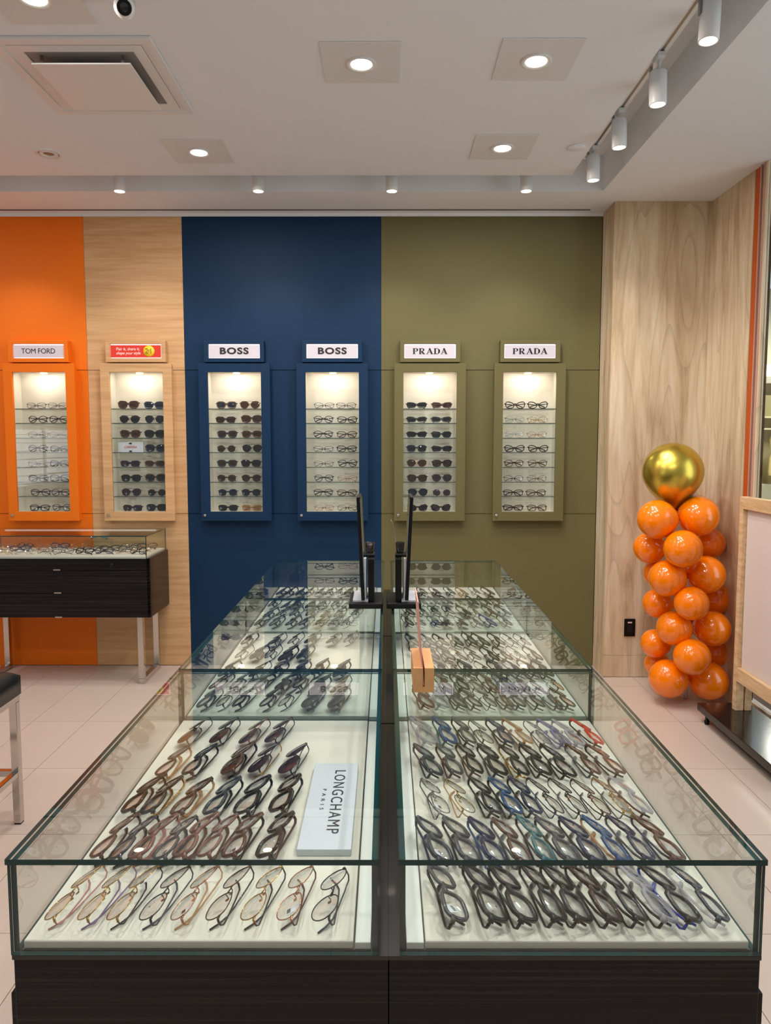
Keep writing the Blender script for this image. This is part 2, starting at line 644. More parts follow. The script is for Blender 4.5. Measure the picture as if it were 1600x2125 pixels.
MB().box(-4.8, -4.7, -3.0, YW + 0.1, 0.0, ZC).build('wall_left', pr('side_wall_white', (214, 212, 208), 0.7), kind='structure')

# outlet
oc = P(1306, 1302, y=YP)
r = empty('wall_outlet', (oc.x, YP - 0.003, oc.z - 0.058), 'black wall outlet plate low on the wood-clad pilaster beside the balloons', 'outlet')
MB().box(-0.036, 0.036, -0.006, 0.0, 0, 0.117).build('cover_plate', M_dark, r, bev=0.002)
MB().box(-0.014, 0.014, -0.0075, -0.0055, 0.088, 0.098).build('status_light', pr('label_white', (220, 210, 205), 0.5), r)
MB().box(-0.018, 0.018, -0.0075, -0.0055, 0.028, 0.078).build('socket', pr('socket_black', (6, 6, 6), 0.6), r)

# ------------------------------------------------------------------ mall beyond the glass
mf = MB().box(2.9, 12, 1.0, 15.5, -0.1, -0.02).build('floor_mall', pr('mall_floor', (200, 195, 185), 0.3), kind='structure')
mall = MB().box(5.0, 10.5, 14.6, 14.8, -0.02, 6.5)
mall.build('wall_mall', pr('mall_wall', (176, 176, 150), 0.7), kind='structure')
MB().box(5.2, 10.4, 12.0, 14.5, 4.55, 6.4).build('ceiling_mall', emis('mall_cove', (196, 222, 245), 0.95), kind='structure')
Q = lambda px, py: P(px, py, y=14.2)
a, b_ = Q(1570, 780), Q(1640, 757)
r = empty('mall_ceiling_light', (a.x, 14.2, a.z), 'bright strip light over the shop across the mall, seen through the storefront', 'light')
MB().box(0, b_.x - a.x, 0, 0.3, 0, b_.z - a.z).build('light_panel', emis('mall_light', (255, 252, 240), 3), r)
MB().box(-0.05, b_.x - a.x + 0.05, 0.02, 0.35, -0.14, -0.01).build('ceiling_edge', pr('mall_beam', (150, 148, 132), 0.6), r)
r = empty('shop_display', (Q(1560, 990).x, 14.1, 0), 'olive-toned clothes shop display across the mall, seen through the storefront', 'shop display')
dw = Q(1640, 900).x - Q(1560, 900).x
MB().box(0, dw, 0.1, 0.4, 0, Q(1580, 820).z).build('display_back', pr('display_olive', (122, 116, 78), 0.7), r)
for py in (868, 892):
    z = Q(1580, py).z
    MB().box(0, dw, -0.12, 0.1, z, z + 0.03).build('shelf', pr('display_shelf', (176, 172, 140), 0.6), r)
MB().box(0, dw, -0.3, 0.1, 0, Q(1580, 1003).z).build('plinth', pr('display_plinth', (150, 152, 130), 0.6), r)
dc = Q(1588, 985)
r = empty('hanging_dress', (dc.x, 13.85, dc.z), 'pale yellow strapped dress on a hanger in the shop across the mall', 'dress')
s_ = Q(1588, 900).z - dc.z
dm = MB()
prof = [(0.115, 0), (0.125, 0.1), (0.11, 0.4), (0.085, 0.55), (0.1, 0.68), (0.115, 0.85)]
v, f = [], []
for (hw, h) in prof:
    for k in range(12):
        an = 2 * math.pi * k / 12
        v.append((hw * math.cos(an) * (1 + 0.12 * math.sin(3 * an)), 0.06 * math.sin(an), h * s_))
for i in range(len(prof) - 1):
    for k in range(12):
        f.append((i * 12 + k, i * 12 + (k + 1) % 12, (i + 1) * 12 + (k + 1) % 12, (i + 1) * 12 + k))
dm.add(v, f, 0, True)
dm.build('dress_body', pr('yellow_cloth', (226, 206, 140), 0.9), r)
for sx in (-1, 1):
    MB().sweep([(sx * 0.1, 0.05, 0.84 * s_), (sx * 0.07, 0, s_)], 0.008, 0.008).build('strap', pr('yellow_cloth', (226, 206, 140), 0.9), r)
area_light('mall_shop_light', (7.6, 12.2, 4.2), 1.6, 500, (1, 0.95, 0.85))

# ================================================================== CEILING FITTINGS
def downlight(px, py, label):
    p = P(px, py, z=ZC)
    r = empty('downlight', (p.x, p.y, ZC), label, 'downlight', 'square recessed ceiling downlights')
    S = 0.155
    n = 32
    v = [(-S, -S, 0), (S, -S, 0), (S, S, 0), (-S, S, 0)]
    m = MB().box(-S, S, -S, S, -0.005, -0.0005)
    m.build('plate', M_panel, r, bev=0.0012)
    MB().lathe([(0.060, -0.0052), (0.061, -0.010), (0.055, -0.012), (0.044, -0.009), (0.041, -0.006)], n=n, cap=False).build('trim_ring', M_white, r)
    MB().lathe([(0.0001, -0.0080), (0.042, -0.0080)], n=n, cap=False, smooth=False).build('lamp_face', M_lamp, r)
    area_light('downlight_beam', (p.x, p.y, ZC - 0.02), 0.09, P_DOWN, WARM).parent = None
    return r


downlight(750, 130, 'square downlight in the ceiling, in line with the centre seam of the cases')
downlight(1113, 124, 'square downlight in the ceiling closest to the spotlight track, nearer the camera')
downlight(413, 314, 'square downlight in the ceiling beside the large air vent, toward the back wall')
downlight(1043, 305, 'square downlight in the ceiling in front of the olive wall')
downlight(70, -8, 'square downlight cut by the top of the frame, above the air vent')
for (x, y) in ((-2.4, 1.2), (-0.3, 1.0), (0.75, 1.2), (-3.4, 3.6), (-0.3, -0.2)):
    area_light('shop_downlight', (x, y, ZC - 0.02), 0.09, P_DOWN, WARM)

# air diffuser
vc0, vc1 = P(125, 232, z=ZC), P(402, 228, z=ZC)
vn = P(309, 73, z=ZC)
x0, x1, y1, y0 = vc0.x, vc1.x, vc0.y, vn.y
cxv, cyv, hx, hy = (x0 + x1) / 2, (y0 + y1) / 2, (x1 - x0) / 2, (y1 - y0) / 2
r = empty('air_vent', (cxv, cyv, ZC), 'large square white air diffuser in the ceiling with a dropped centre plate', 'vent')


def hring(m, o, i, z0, z1, mi=0):
    v = []
    for z in (z0, z1):
        for q in (o, i):
            v += [(-q[0], -q[1], z), (q[0], -q[1], z), (q[0], q[1], z), (-q[0], q[1], z)]
    f = []
    for k in range(4):
        j = (k + 1) % 4
        f += [(j, k, 4 + k, 4 + j), (8 + k, 8 + j, 12 + j, 12 + k), (k, j, 8 + j, 8 + k), (4 + j, 4 + k, 12 + k, 12 + j)]
    m.add(v, f, mi)
    return m


hring(MB(), (hx, hy), (hx - 0.035, hy - 0.035), -0.014, -0.0005).build('outer_frame', M_white, r, bev=0.003)
hring(MB(), (hx - 0.035, hy - 0.035), (hx - 0.05, hy - 0.05), -0.008, -0.0005).build('inner_frame', M_white, r)
MB().box(-hx + 0.05, hx - 0.05, -hy + 0.05, hy - 0.05, -0.004, -0.0005).build('throat', pr('vent_throat', (150, 146, 142), 0.6), r)
v = []
a1, a2 = hx - 0.052, hx - 0.10
b1, b2 = hy - 0.052, hy - 0.10
hring(MB(), (a1, b1), (a2 + 0.005, b2 + 0.005), -0.010, -0.005).build('deflector', M_white, r)
MB().box(-hx + 0.115, hx - 0.115, -hy + 0.115, hy - 0.115, -0.045, -0.039).build('centre_plate', M_white, r, bev=0.002)
for sx in (-1, 1):
    for sy in (-1, 1):
        MB().cbox((sx * (hx - 0.15), sy * (hy - 0.13), -0.023), (0.012, 0.003, 0.036)).build('bracket', M_alu, r)

# dome camera
p = P(258, 18, z=ZC - 0.05)
r = empty('security_camera', (p.x, p.y, ZC), 'white ball security camera with black lens on the ceiling near the air vent', 'camera')
MB().lathe([(0.047, 0), (0.047, -0.022), (0.036, -0.026)], n=28).build('mount', M_white, r)
bl = MB()
bl.lathe([(0.0342 * math.sin(t) + 0.0001, -0.046 - 0.034 * math.cos(t)) for t in np.linspace(0, math.pi, 14)], n=24, cap=False)
bl.build('ball', M_white, r)
dirv = (Vector((0, 0, EYE)) - Vector((p.x, p.y, ZC - 0.046))).normalized()
Mx = Matrix.Translation((0, 0, -0.046)) @ dirv.to_track_quat('Z', 'Y').to_matrix().to_4x4()
m = MB()
m.M = Mx
m.lathe([(0.024, 0.020), (0.024, 0.038), (0.020, 0.038)], n=24)
lo = m.build('lens_hood', M_dark, r)
m = MB()
m.M = Mx
m.lathe([(0.0001, 0.0395), (0.014, 0.0385)], n=20, cap=False)
m.build('lens', pr('camera_lens', (30, 32, 38), 0.05, coat=1), r)

# speaker rosette and disc
p = P(101, 318, z=ZC)
r = empty('ceiling_spotlight', (p.x, p.y, ZC), 'small round unlit recessed fitting with concentric rings in the ceiling', 'ceiling fitting')
MB().lathe([(0.068, 0), (0.066, -0.006), (0.052, -0.007), (0.050, -0.003)], n=32, cap=False).build('outer_ring', M_white, r)
MB().lathe([(0.046, -0.001), (0.046, -0.007), (0.036, -0.009), (0.026, -0.002)], n=32, cap=False).build('inner_ring', M_white, r)
MB().lathe([(0.0001, -0.0012), (0.051, -0.0012)], n=32, cap=False).build('recess', pr('recess_grey', (120, 114, 110), 0.6), r)
MB().lathe([(0.0001, -0.0040), (0.020, -0.004), (0.022, -0.001)], n=24, cap=False).build('lens', M_alu, r)
p = P(1197, 305, z=ZC)
r = empty('smoke_detector', (p.x, p.y, ZC), 'flat white concealed sprinkler disc in the ceiling near the spotlight track corner', 'ceiling disc')
MB().lathe([(0.045, -0.0005), (0.045, -0.006), (0.042, -0.008), (0.0001, -0.008)], n=32).build('cover', M_ceil, r)

# track and spots in the slot
XT, YT = XS0 + 0.085, (YS0 + YS1) / 2
ZK = ZC + 0.10                        # underside of the storefront rail
tr_ = MB().box(XT - 0.030, XT + 0.026, -2.5, YT - 0.1, ZK, ZK + 0.035).build('light_track', M_white, label='long white ceiling track in the slot by the storefront', cat='track', bev=0.002)
MB().box(XT - 0.006, XT + 0.006, -2.4, YT - 0.12, ZK - 0.0008, ZK + 0.001).build('groove', M_alu, tr_)
MB().box(XT - 0.02, XT + 0.016, -2.5, YT - 0.1, ZK + 0.0352, ZT - 0.0005).build('mounting_rail', M_white, tr_)
tr2 = MB().box(-4.4, XT - 0.2, YT - 0.018, YT + 0.018, ZT - 0.035, ZT - 0.001).build('light_track', M_white, label='long white ceiling track in the slot along the back wall', cat='track', bev=0.002)


def track_spot(x, y, target, label, power, zb=None, group=None, angle=75):
    zb = zb or ZC - 0.045
    r = empty('track_spotlight', (x, y, zb), label, 'spotlight', group)
    d = (Vector(target) - Vector((x, y, zb)))
    d.z = min(d.z, -0.1)
    lean = Vector((max(-0.08, min(0.08, d.x * 0.05)), max(-0.08, min(0.08, d.y * 0.05)), -1)).normalized()
    q = (-lean).to_track_quat('Z', 'Y').to_matrix().to_4x4()
    m = MB()
    m.M = q
    m.lathe([(0.030, 0.0), (0.034, 0.0), (0.035, 0.004), (0.035, 0.128), (0.032, 0.132), (0.0001, 0.132)], n=28, cap=False)
    m.lathe([(0.030, 0.0), (0.029, 0.005)], n=28, cap=False)
    m.build('can', M_white, r)
    m = MB()
    m.M = q
    m.lathe([(0.0001, 0.004), (0.0295, 0.004)], n=28, cap=False)
    m.build('lamp_face', M_lamp, r)
    top = (ZK if abs(x - XT) < 1e-6 else ZT - 0.035) - zb - 0.001
    MB().lathe([(0.006, 0.125), (0.006, top)], n=10).build('stem', M_white, r)
    MB().box(-0.016, 0.016, -0.035, 0.035, top - 0.022, top - 0.001).build('track_adapter', M_white, r, bev=0.003)
    MB().box(-0.0365, -0.028, -0.009, 0.009, 0.09, 0.15).build('tilt_bracket', M_alu, r)
    spot_light('spot_beam', (x + lean.x * 0.02, y + lean.y * 0.02, zb - 0.012), target, power, WARM, angle, 0.8)
    return r


for i, px in enumerate((248, 536, 813, 1092)):
    p = P(px, 399, y=YT)
    nm = ('beside the orange wall', 'above the blue wall', 'above the blue and olive seam', 'above the olive wall')[i]
    track_spot(p.x, YT, (p.x, YW - 0.15, 1.2), 'white cylinder spotlight hanging in the back slot ' + nm, P_WASH, group='spotlights in the back wall slot', angle=95)
track_spot(P(248, 399, y=YT).x - 0.83, YT, (P(248, 399, y=YT).x - 0.83, YW - 0.15, 1.2), 'white cylinder spotlight in the back slot past the orange wall edge', P_WASH, angle=95)
nm4 = ['topmost in view, first in the storefront track', 'second down the storefront track from the top', 'third down the storefront track from the top', 'last in the storefront track, by the slot corner']
for i, (px, py) in enumerate(((1470, 86), (1365, 218), (1285, 307), (1231, 375))):
    p = P(px, py, x=XT)
    tgt = [(0.3, 2.3, 0.9), (1.7, 3.6, 0.8), (1.75, 4.3, 1.2), (1.6, 4.6, 1.6)][i]
    track_spot(XT, p.y, tgt, 'white cylinder spotlight, ' + nm4[i], P_SPOT * 0.55, zb=p.z, group='spotlights in the storefront slot')
for (y, tgt) in ((2.45, (0.2, 1.9, 0.9)), (1.9, (0.0, 1.3, 0.9)), (1.35, (-0.1, 1.2, 0.9)), (0.8, (0.3, 0.6, 0.9))):
    spot_light('spot_beam', (XT, y, ZC - 0.06), tgt, P_SPOT * 0.5, WARM, 75, 0.8)

# ================================================================== EYEWEAR
STY = {
    # kind: lens w, lens h, exponent, outer lift, bottom narrowing, rim half width, rim half depth, bridge type, half gap
    'round': (0.047, 0.043, 2.1, 0.0, 0.05, 0.0009, 0.0009, 'wire', 0.0095),
    'oval': (0.051, 0.038, 2.5, 0.0015, 0.08, 0.0009, 0.0009, 'wire', 0.0085),
    'thin': (0.052, 0.035, 3.2, 0.001, 0.08, 0.0013, 0.0011, 'wire', 0.0085),
    'rect': (0.052, 0.036, 3.6, 0.0015, 0.10, 0.0024, 0.0020, 'bar', 0.0085),
    'square': (0.052, 0.041, 3.4, 0.001, 0.12, 0.0030, 0.0023, 'bar', 0.0085),
    'cateye': (0.052, 0.039, 2.8, 0.0065, 0.12, 0.0027, 0.0022, 'bar', 0.0085),
    'panto': (0.049, 0.042, 2.5, 0.001, 0.20, 0.0019, 0.0018, 'bar', 0.0095),
    'aviator': (0.056, 0.048, 2.5, 0.001, 0.26, 0.0009, 0.0009, 'double', 0.007),
    'wide': (0.058, 0.046, 3.0, 0.002, 0.16, 0.0027, 0.0022, 'bar', 0.006),
    'narrow': (0.054, 0.031, 3.6, 0.003, 0.06, 0.0030, 0.0024, 'bar', 0.007),
}
NP = 26
GEO = {}


def outline(st, side, k=1.0):
    w_, h_, e, lift, nar = STY[st][:5]
    gap = STY[st][8]
    cx_ = side * (gap + w_ / 2)
    pts = []
    for i in range(NP):
        a = 2 * math.pi * i / NP
        ca, sa = math.cos(a), math.sin(a)
        x = (w_ / 2) * k * math.copysign(abs(ca) ** (2 / e), ca)
        z = (h_ / 2) * k * math.copysign(abs(sa) ** (2 / e), sa)
        if z < 0:
            x *= 1 - nar * (-z / (h_ / 2))
            x += side * nar * 0.12 * z
        z += lift * (x * side / (w_ / 2)) * (0.5 + z / h_)
        X = cx_ + x
        Y = 1.1 * X * X
        pts.append((X, Y, z + h_ / 2 + 0.001))
    return pts


def geo(st):
    if st in GEO:
        return GEO[st]
    w_, h_, e, lift, nar, rw, rd, br, gap = STY[st]
    fm = MB()
    for sd in (-1, 1):
        fm.sweep(outline(st, sd), rw, rd, closed=True, up=(0, 1, 0), n=4 if rw > 0.0015 else 5)
    zt = h_ * 0.70
    g = gap + 0.001
    if br == 'bar':
        fm.sweep([(-g, 0.0002, zt - 0.002), (-g * 0.4, -0.0006, zt + 0.0012), (g * 0.4, -0.0006, zt + 0.0012), (g, 0.0002, zt - 0.002)], rw * 1.25, rd, up=(0, 1, 0))
    else:
        fm.sweep([(-g, 0.0002, zt - 0.003), (-g * 0.4, -0.0012, zt + 0.001), (g * 0.4, -0.0012, zt + 0.001), (g, 0.0002, zt - 0.003)], 0.0011, 0.0011, n=5)
        if br == 'double':
            fm.sweep([(-g - 0.012, 0.0006, h_ * 1.0), (0, -0.001, h_ * 1.03), (g + 0.012, 0.0006, h_ * 1.0)], 0.0011, 0.0011, n=5)
        for sd in (-1, 1):
            fm.sweep([(sd * g, 0.001, h_ * 0.55), (sd * (g - 0.001), 0.007, h_ * 0.56), (sd * (g - 0.002), 0.009, h_ * 0.48)], 0.0006, 0.0006, n=4)
            fm.lathe([(0.0001, -0.001), (0.0032, -0.0006), (0.0032, 0.0006), (0.0001, 0.001)], c=(sd * (g - 0.002), 0.0095, h_ * 0.46), n=8, axis='y', cap=False)
    xe = gap + w_
    ye = 1.1 * xe * xe
    zh = h_ * 0.78
    for sd in (-1, 1):
        fm.sweep([(sd * (xe - 0.003), ye, zh), (sd * (xe + 0.004), ye + 0.001, zh), (sd * (xe + 0.0055), ye + 0.006, zh)], rw * 1.1, max(rd * 1.5, 0.0015), up=(0, 0, 1))
    GEO[st] = {'front': fm.mesh('frame_front', [None])}
    # lenses
    for sd in (-1, 1):
        ol = outline(st, sd, 0.985)
        cx_ = sd * (gap + w_ / 2)
        v = [(cx_, 1.1 * cx_ * cx_ - 0.0018, h_ / 2 + 0.001)] + [((a[0] + cx_) / 2, (a[1] + 1.1 * cx_ * cx_) / 2 - 0.0013, (a[2] + h_ / 2 + 0.001) / 2) for a in ol] + ol
        f = [(0, 1 + (i + 1) % NP, 1 + i) if True else None for i in range(NP)]
        f += [(1 + i, 1 + (i + 1) % NP, 1 + NP + (i + 1) % NP, 1 + NP + i) for i in range(NP)]
        # outward normals toward -Y
        lm = MB()
        lm.add(v, f, 0, True)
        me = lm.mesh('lens', [None])
        if sum(p.normal.y for p in me.polygons) > 0:
            me.flip_normals()
        GEO[st]['lens%d' % sd] = me
    # temples folded behind the front
    tw = 0.0011 if rw < 0.0015 else 0.0017
    th = 0.0014 if rw < 0.0015 else (0.0031 if st in ('narrow', 'wide') else 0.0029)
    for sd, off in ((1, 0.0), (-1, 0.005)):
        X = xe + 0.0055
        pts = [(X, ye + 0.004), (X - 0.001, ye + 0.010 + off), (X - 0.008, ye + 0.014 + off), (X - 0.035, ye + 0.0145 + off), (X - 0.070, ye + 0.0145 + off), (X - 0.092, ye + 0.014 + off), (X - 0.107, ye + 0.012 + off), (X - 0.119, ye + 0.009 + off)]
        zz = [zh, zh, zh - 0.0005, zh - 0.003, zh - 0.007, zh - 0.010, zh - 0.017, zh - 0.026]
        path = [(sd * p_[0], p_[1], z) for p_, z in zip(pts, zz)]
        tp = [0.9, 1, 1, 1, 1.0, 1.15, 1.3, 1.1]
        tm = MB()
        tm.sweep(path, tw, th, up=(0, 0, 1), n=6, taper=tp)
        GEO[st]['temple%d' % sd] = tm.mesh('temple', [None])
    vs_ = []
    for k in ('front', 'temple1', 'temple-1'):
        vs_ += [v.co.copy() for v in GEO[st][k].vertices]
    GEO[st]['verts'] = vs_
    return GEO[st]


TAG_ME = MB().box(-0.008, 0.008, -0.0006, 0.0, -0.010, 0.010).mesh('price_tag', [None])
BAR_ME = MB()
for k in range(6):
    BAR_ME.box(-0.005 + k * 0.0018, -0.0042 + k * 0.0018, -0.0009, -0.0006, -0.009, -0.003)
BAR_ME = BAR_ME.mesh('barcode', [None])
M_tag = pr('tag_paper', (232, 234, 238), 0.6)
DOT_ME = MB().lathe([(0.0001, 0.0), (0.0018, 0.0)], axis='y', n=8, cap=False, smooth=False).mesh('lens_print', [None])
LOWZ = {}


def link_part(name, me, mat, parent, M=None):
    o = bpy.data.objects.new(name, me)
    COL.objects.link(o)
    o.parent = parent
    if M is not None:
        o.matrix_local = M
    o.material_slots[0].link = 'OBJECT'
    o.material_slots[0].material = mat
    return o


COUNT = [0]


def glasses(st, front, temple, lens, loc, yaw, lean, label, group, tagged=False, roll=0.0, scale=1.0, dot=False, tips=None):
    g = geo(st)
    sun = lens != 'demo'
    M3 = Matrix.Rotation(yaw, 4, 'Z') @ Matrix.Rotation(-lean, 4, 'X') @ Matrix.Rotation(roll, 4, 'Y') @ Matrix.Scale(scale, 4)
    key = (st, round(lean, 3), round(roll, 3), scale)
    if key not in LOWZ:
        Mx = Matrix.Rotation(-lean, 4, 'X') @ Matrix.Rotation(roll, 4, 'Y') @ Matrix.Scale(scale, 4)
        LOWZ[key] = min((Mx @ v).z for v in g['verts'])
    o = bpy.data.objects.new('sunglasses' if sun else 'eyeglasses', None)
    COL.objects.link(o)
    o.empty_display_size = 0.02
    o.matrix_world = Matrix.Translation((loc[0], loc[1], loc[2] - LOWZ[key] + 0.0004)) @ M3
    tag(o, label, 'sunglasses' if sun else 'eyeglasses', group)
    link_part('frame_front', g['front'], FR[front], o)
    for sd in (-1, 1):
        link_part('lens', g['lens%d' % sd], LN[lens], o)
        link_part('temple', g['temple%d' % sd], FR[temple], o)
    if tagged:
        sd = 1 if R.random() < 0.5 else -1
        Mt = Matrix.Translation((sd * 0.034, 0.008, 0.022)) @ Matrix.Rotation(R.uniform(-0.6, 0.6), 4, 'Y')
        tg = link_part('price_tag', TAG_ME, M_tag, o, Mt)
        link_part('barcode', BAR_ME, M_ink, tg)
    if dot:
        ww = STY[st][8] + STY[st][0] * 0.55
        link_part('lens_print', DOT_ME, M_ink, o, Matrix.Translation((ww * dot, 1.1 * ww * ww - 0.0024, STY[st][1] * 0.42)))
    COUNT[0] += 1
    return o


ORD = ['first', 'second', 'third', 'fourth', 'fifth', 'sixth', 'seventh', 'eighth', 'ninth', 'tenth', 'eleventh', 'twelfth']
WORD = {'round': 'round', 'oval': 'oval', 'thin': 'slim', 'rect': 'rectangular', 'square': 'square', 'cateye': 'cat-eye', 'panto': 'rounded', 'aviator': 'aviator', 'wide': 'oversized', 'narrow': 'narrow'}

# ================================================================== ISLAND CASES
HC = 1.0
ZB = 0.862                    # top of the wooden body
ZTRAY = 0.876
SEAM = 0.003
YE = [P(400, 1784, z=HC).y, P(600, 1388, z=HC).y, P(600, 1241, z=HC).y, P(800, 1163, z=HC).y]
XL = (-0.522 + P(8, 1785, z=HC).x) / 2
XL = P(8, 1785, z=HC).x
XRR = P(1600, 1795, z=HC).x + 0.002
print('YE', YE, 'XL', XL, 'XRR', XRR)
GT = 0.008


def pane_box(m, x0, x1, y0, y1, z0, z1, thin):
    """glass slab: broad faces clear, the narrow edges green"""
    mis = [1] * 6
    k = {'z': (0, 1), 'y': (2, 3), 'x': (4, 5)}[thin]
    mis[k[0]] = mis[k[1]] = 0
    m.box(x0, x1, y0, y1, z0, z1, 0, mis)


def island_case(side, k, label):
    y0, y1 = YE[k] + 0.0, YE[k + 1] - 0.003
    if side < 0:
        gx0, gx1, bx0, bx1 = XL, -0.010, XL + 0.004, SEAM - 0.0005
    else:
        gx0, gx1, bx0, bx1 = 0.016, XRR, SEAM + 0.0005, XRR - 0.002
    r = empty('display_case', ((gx0 + gx1) / 2, (y0 + y1) / 2, 0), label, 'display case', 'glass-topped display cases of the centre island')
    ox, oy = (gx0 + gx1) / 2, (y0 + y1) / 2
    B = lambda: MB()

    def L(m):
        m.M = Matrix.Translation((-ox, -oy, 0))
        return m
    L(m := MB()).box(bx0, bx1, y0 + 0.004, y1 - 0.001, 0.08, ZB - 0.006)
    m.build('cabinet_body', M_ebony, r, bev=0.0015)
    L(m := MB()).box(bx0 + 0.04, bx1 - 0.04, y0 + 0.04, y1 - 0.001, 0.0, 0.08)
    m.build('toe_kick', M_dark, r)
    L(m := MB()).box(bx0 - 0.001, bx1 + 0.0003, y0 + 0.002, y1 - 0.001, ZB - 0.006, ZB)
    m.build('base_rim', pr('dark_gloss_rim', (34, 31, 31), 0.2, 0.0, coat=0.2), r)
    # drawers on the aisle side
    xs = bx0 - 0.010 if side < 0 else bx1
    for (za, zb_) in ((0.10, 0.45), (0.455, 0.80)):
        L(m := MB()).box(xs, xs + 0.010, y0 + 0.012, y1 - 0.008, za, zb_)
        d_ = m.build('drawer', M_ebony, r, bev=0.001)
        xm = xs - 0.012 if side < 0 else xs + 0.010
        L(m := MB()).box(xm, xm + 0.012, (y0 + y1) / 2 - 0.05, (y0 + y1) / 2 + 0.05, zb_ - 0.012, zb_ - 0.008)
        m.build('handle', M_chrome, d_)
    # glass
    L(m := MB())
    pane_box(m, gx0, gx1, y0, y1, HC - GT, HC, 'z')
    m.build('top_pane', [M_glass, M_edge], r)
    L(m := MB())
    pane_box(m, gx0 + 0.002, gx1 - 0.002, y0 + 0.002, y0 + 0.002 + GT, ZB + 0.0005, HC - GT - 0.0005, 'y')
    m.build('end_pane', [M_glass, M_edge], r)
    L(m := MB())
    pane_box(m, gx0 + 0.002, gx1 - 0.002, y1 - 0.002 - GT, y1 - 0.002, ZB + 0.0005, HC - GT - 0.0005, 'y')
    m.build('end_pane', [M_glass, M_edge], r)
    for xa in (gx0 + 0.002, gx1 - 0.002 - GT):
        L(m := MB())
        pane_box(m, xa, xa + GT, y0 + 0.0025 + GT, y1 - 0.0025 - GT, ZB + 0.0005, HC - GT - 0.0005, 'x')
        m.build('side_pane', [M_glass, M_edge], r)
    # tray and the narrow liner beside the seam
    ya, yb = y0 + 0.0125, y1 - 0.0125
    if side < 0:
        ta, tb, la, lb = gx0 + 0.014, -0.0455, -0.043, gx1 - 0.0115
    else:
        ta, tb, la, lb = 0.0535, gx1 - 0.014, 0.0275, 0.0515
    L(m := MB()).box(gx0 + 0.012, gx1 - 0.012, y0 + 0.012, y1 - 0.012, ZB + 0.0003, ZB + 0.002)
    m.build('case_floor', pr('case_floor_grey', (98, 96, 90), 0.4, 0.3), r)
    L(m := MB()).box(ta, tb, ya, yb, ZB + 0.002, ZTRAY)
    m.build('tray', M_tray, r, bev=0.002)
    L(m := MB()).box(la, lb, ya, yb, ZB + 0.002, ZTRAY - 0.002)
    m.build('liner_strip', M_liner, r, bev=0.001)
    return r


CL = {(-1, 0): 'near display case holding gold-rimmed frames and the white name card',
      (-1, 1): 'middle display case holding mostly sunglasses, blue-wall side of the island',
      (-1, 2): 'far display case on the blue-wall side, under a black counter mirror',
      (1, 0): 'near display case crowded with black plastic eyeglasses, storefront side of the island',
      (1, 1): 'middle display case with the wooden card holder on its near edge',
      (1, 2): 'far display case in front of the olive wall, under a black counter mirror'}
for (s_, k), lb in CL.items():
    island_case(s_, k, lb)

SHORT = {(-1, 0): 'name-card case', (-1, 1): 'middle blue-side case', (-1, 2): 'far blue-side case', (1, 0): 'near storefront-side case', (1, 1): 'middle storefront-side case', (1, 2): 'far storefront-side case'}
GRP = {k: 'eyewear laid out in the ' + v for k, v in SHORT.items()}


def lay_row(side, case, rowi, items, tag_p=0.25, lean=61):
    """items: (px, py, style, front, temple, lens) listed from picture left to right; the row is numbered from the seam"""
    n = len(items)
    pts = [P(it[0], it[1] + (4 if it[1] > 1800 else 13 if it[1] > 1700 else 5 if it[1] > 1500 else 0), z=ZTRAY + 0.010) for it in items]
    lo, hi = (XL + 0.034, -0.080) if side < 0 else (0.084, XRR - 0.036)
    for p in pts:
        p.x += 0.018 * side - 0.003
    m0, m1 = min(p.x for p in pts), max(p.x for p in pts)
    n0, n1 = max(m0, lo), min(m1, hi)
    for p in pts:
        p.x = n0 + (p.x - m0) * (n1 - n0) / max(m1 - m0, 1e-6)
    for i, it in enumerate(items):
        px, py, st, fr_, te, ln = it[:6]
        p = pts[i]
        if side < 0:
            yaw = rad(-97 + R.uniform(-2.5, 2.5))
            k = n - 1 - i
        else:
            yaw = rad(99 + R.uniform(-2.5, 3))
            k = i
        desc = '%s %s-framed' % (WORD[st], fr_.replace(' ', '-'))
        kind = 'sunglasses' if ln != 'demo' else 'eyeglasses'
        lab = '%s %s%s, %s from the seam in row %s, %s' % (desc, kind, '' if te == fr_ else ' with %s temples' % te.replace(' ', '-'), ORD[k], ['one', 'two', 'three', 'four', 'five'][rowi], SHORT[(side, case)])
        # keep the middle of the folded frame over the aimed point
        off = 0.012
        hw_ = (STY[st][8] + STY[st][0]) + 0.016
        p.y = max(p.y, YE[case] + 0.012 + hw_)
        p.y = min(p.y, YE[case + 1] - 0.014 - hw_)
        glasses(st, fr_, te, ln, (p.x, p.y, ZTRAY), yaw, rad(lean + R.choice((-2, 0, 2))), lab, GRP[(side, case)], scale=1.0 if case == 0 else 0.97, tagged=R.random() < tag_p, dot=(R.choice((-1, 1)) if (ln == 'demo' and case == 0 and R.random() < 0.6) else False))


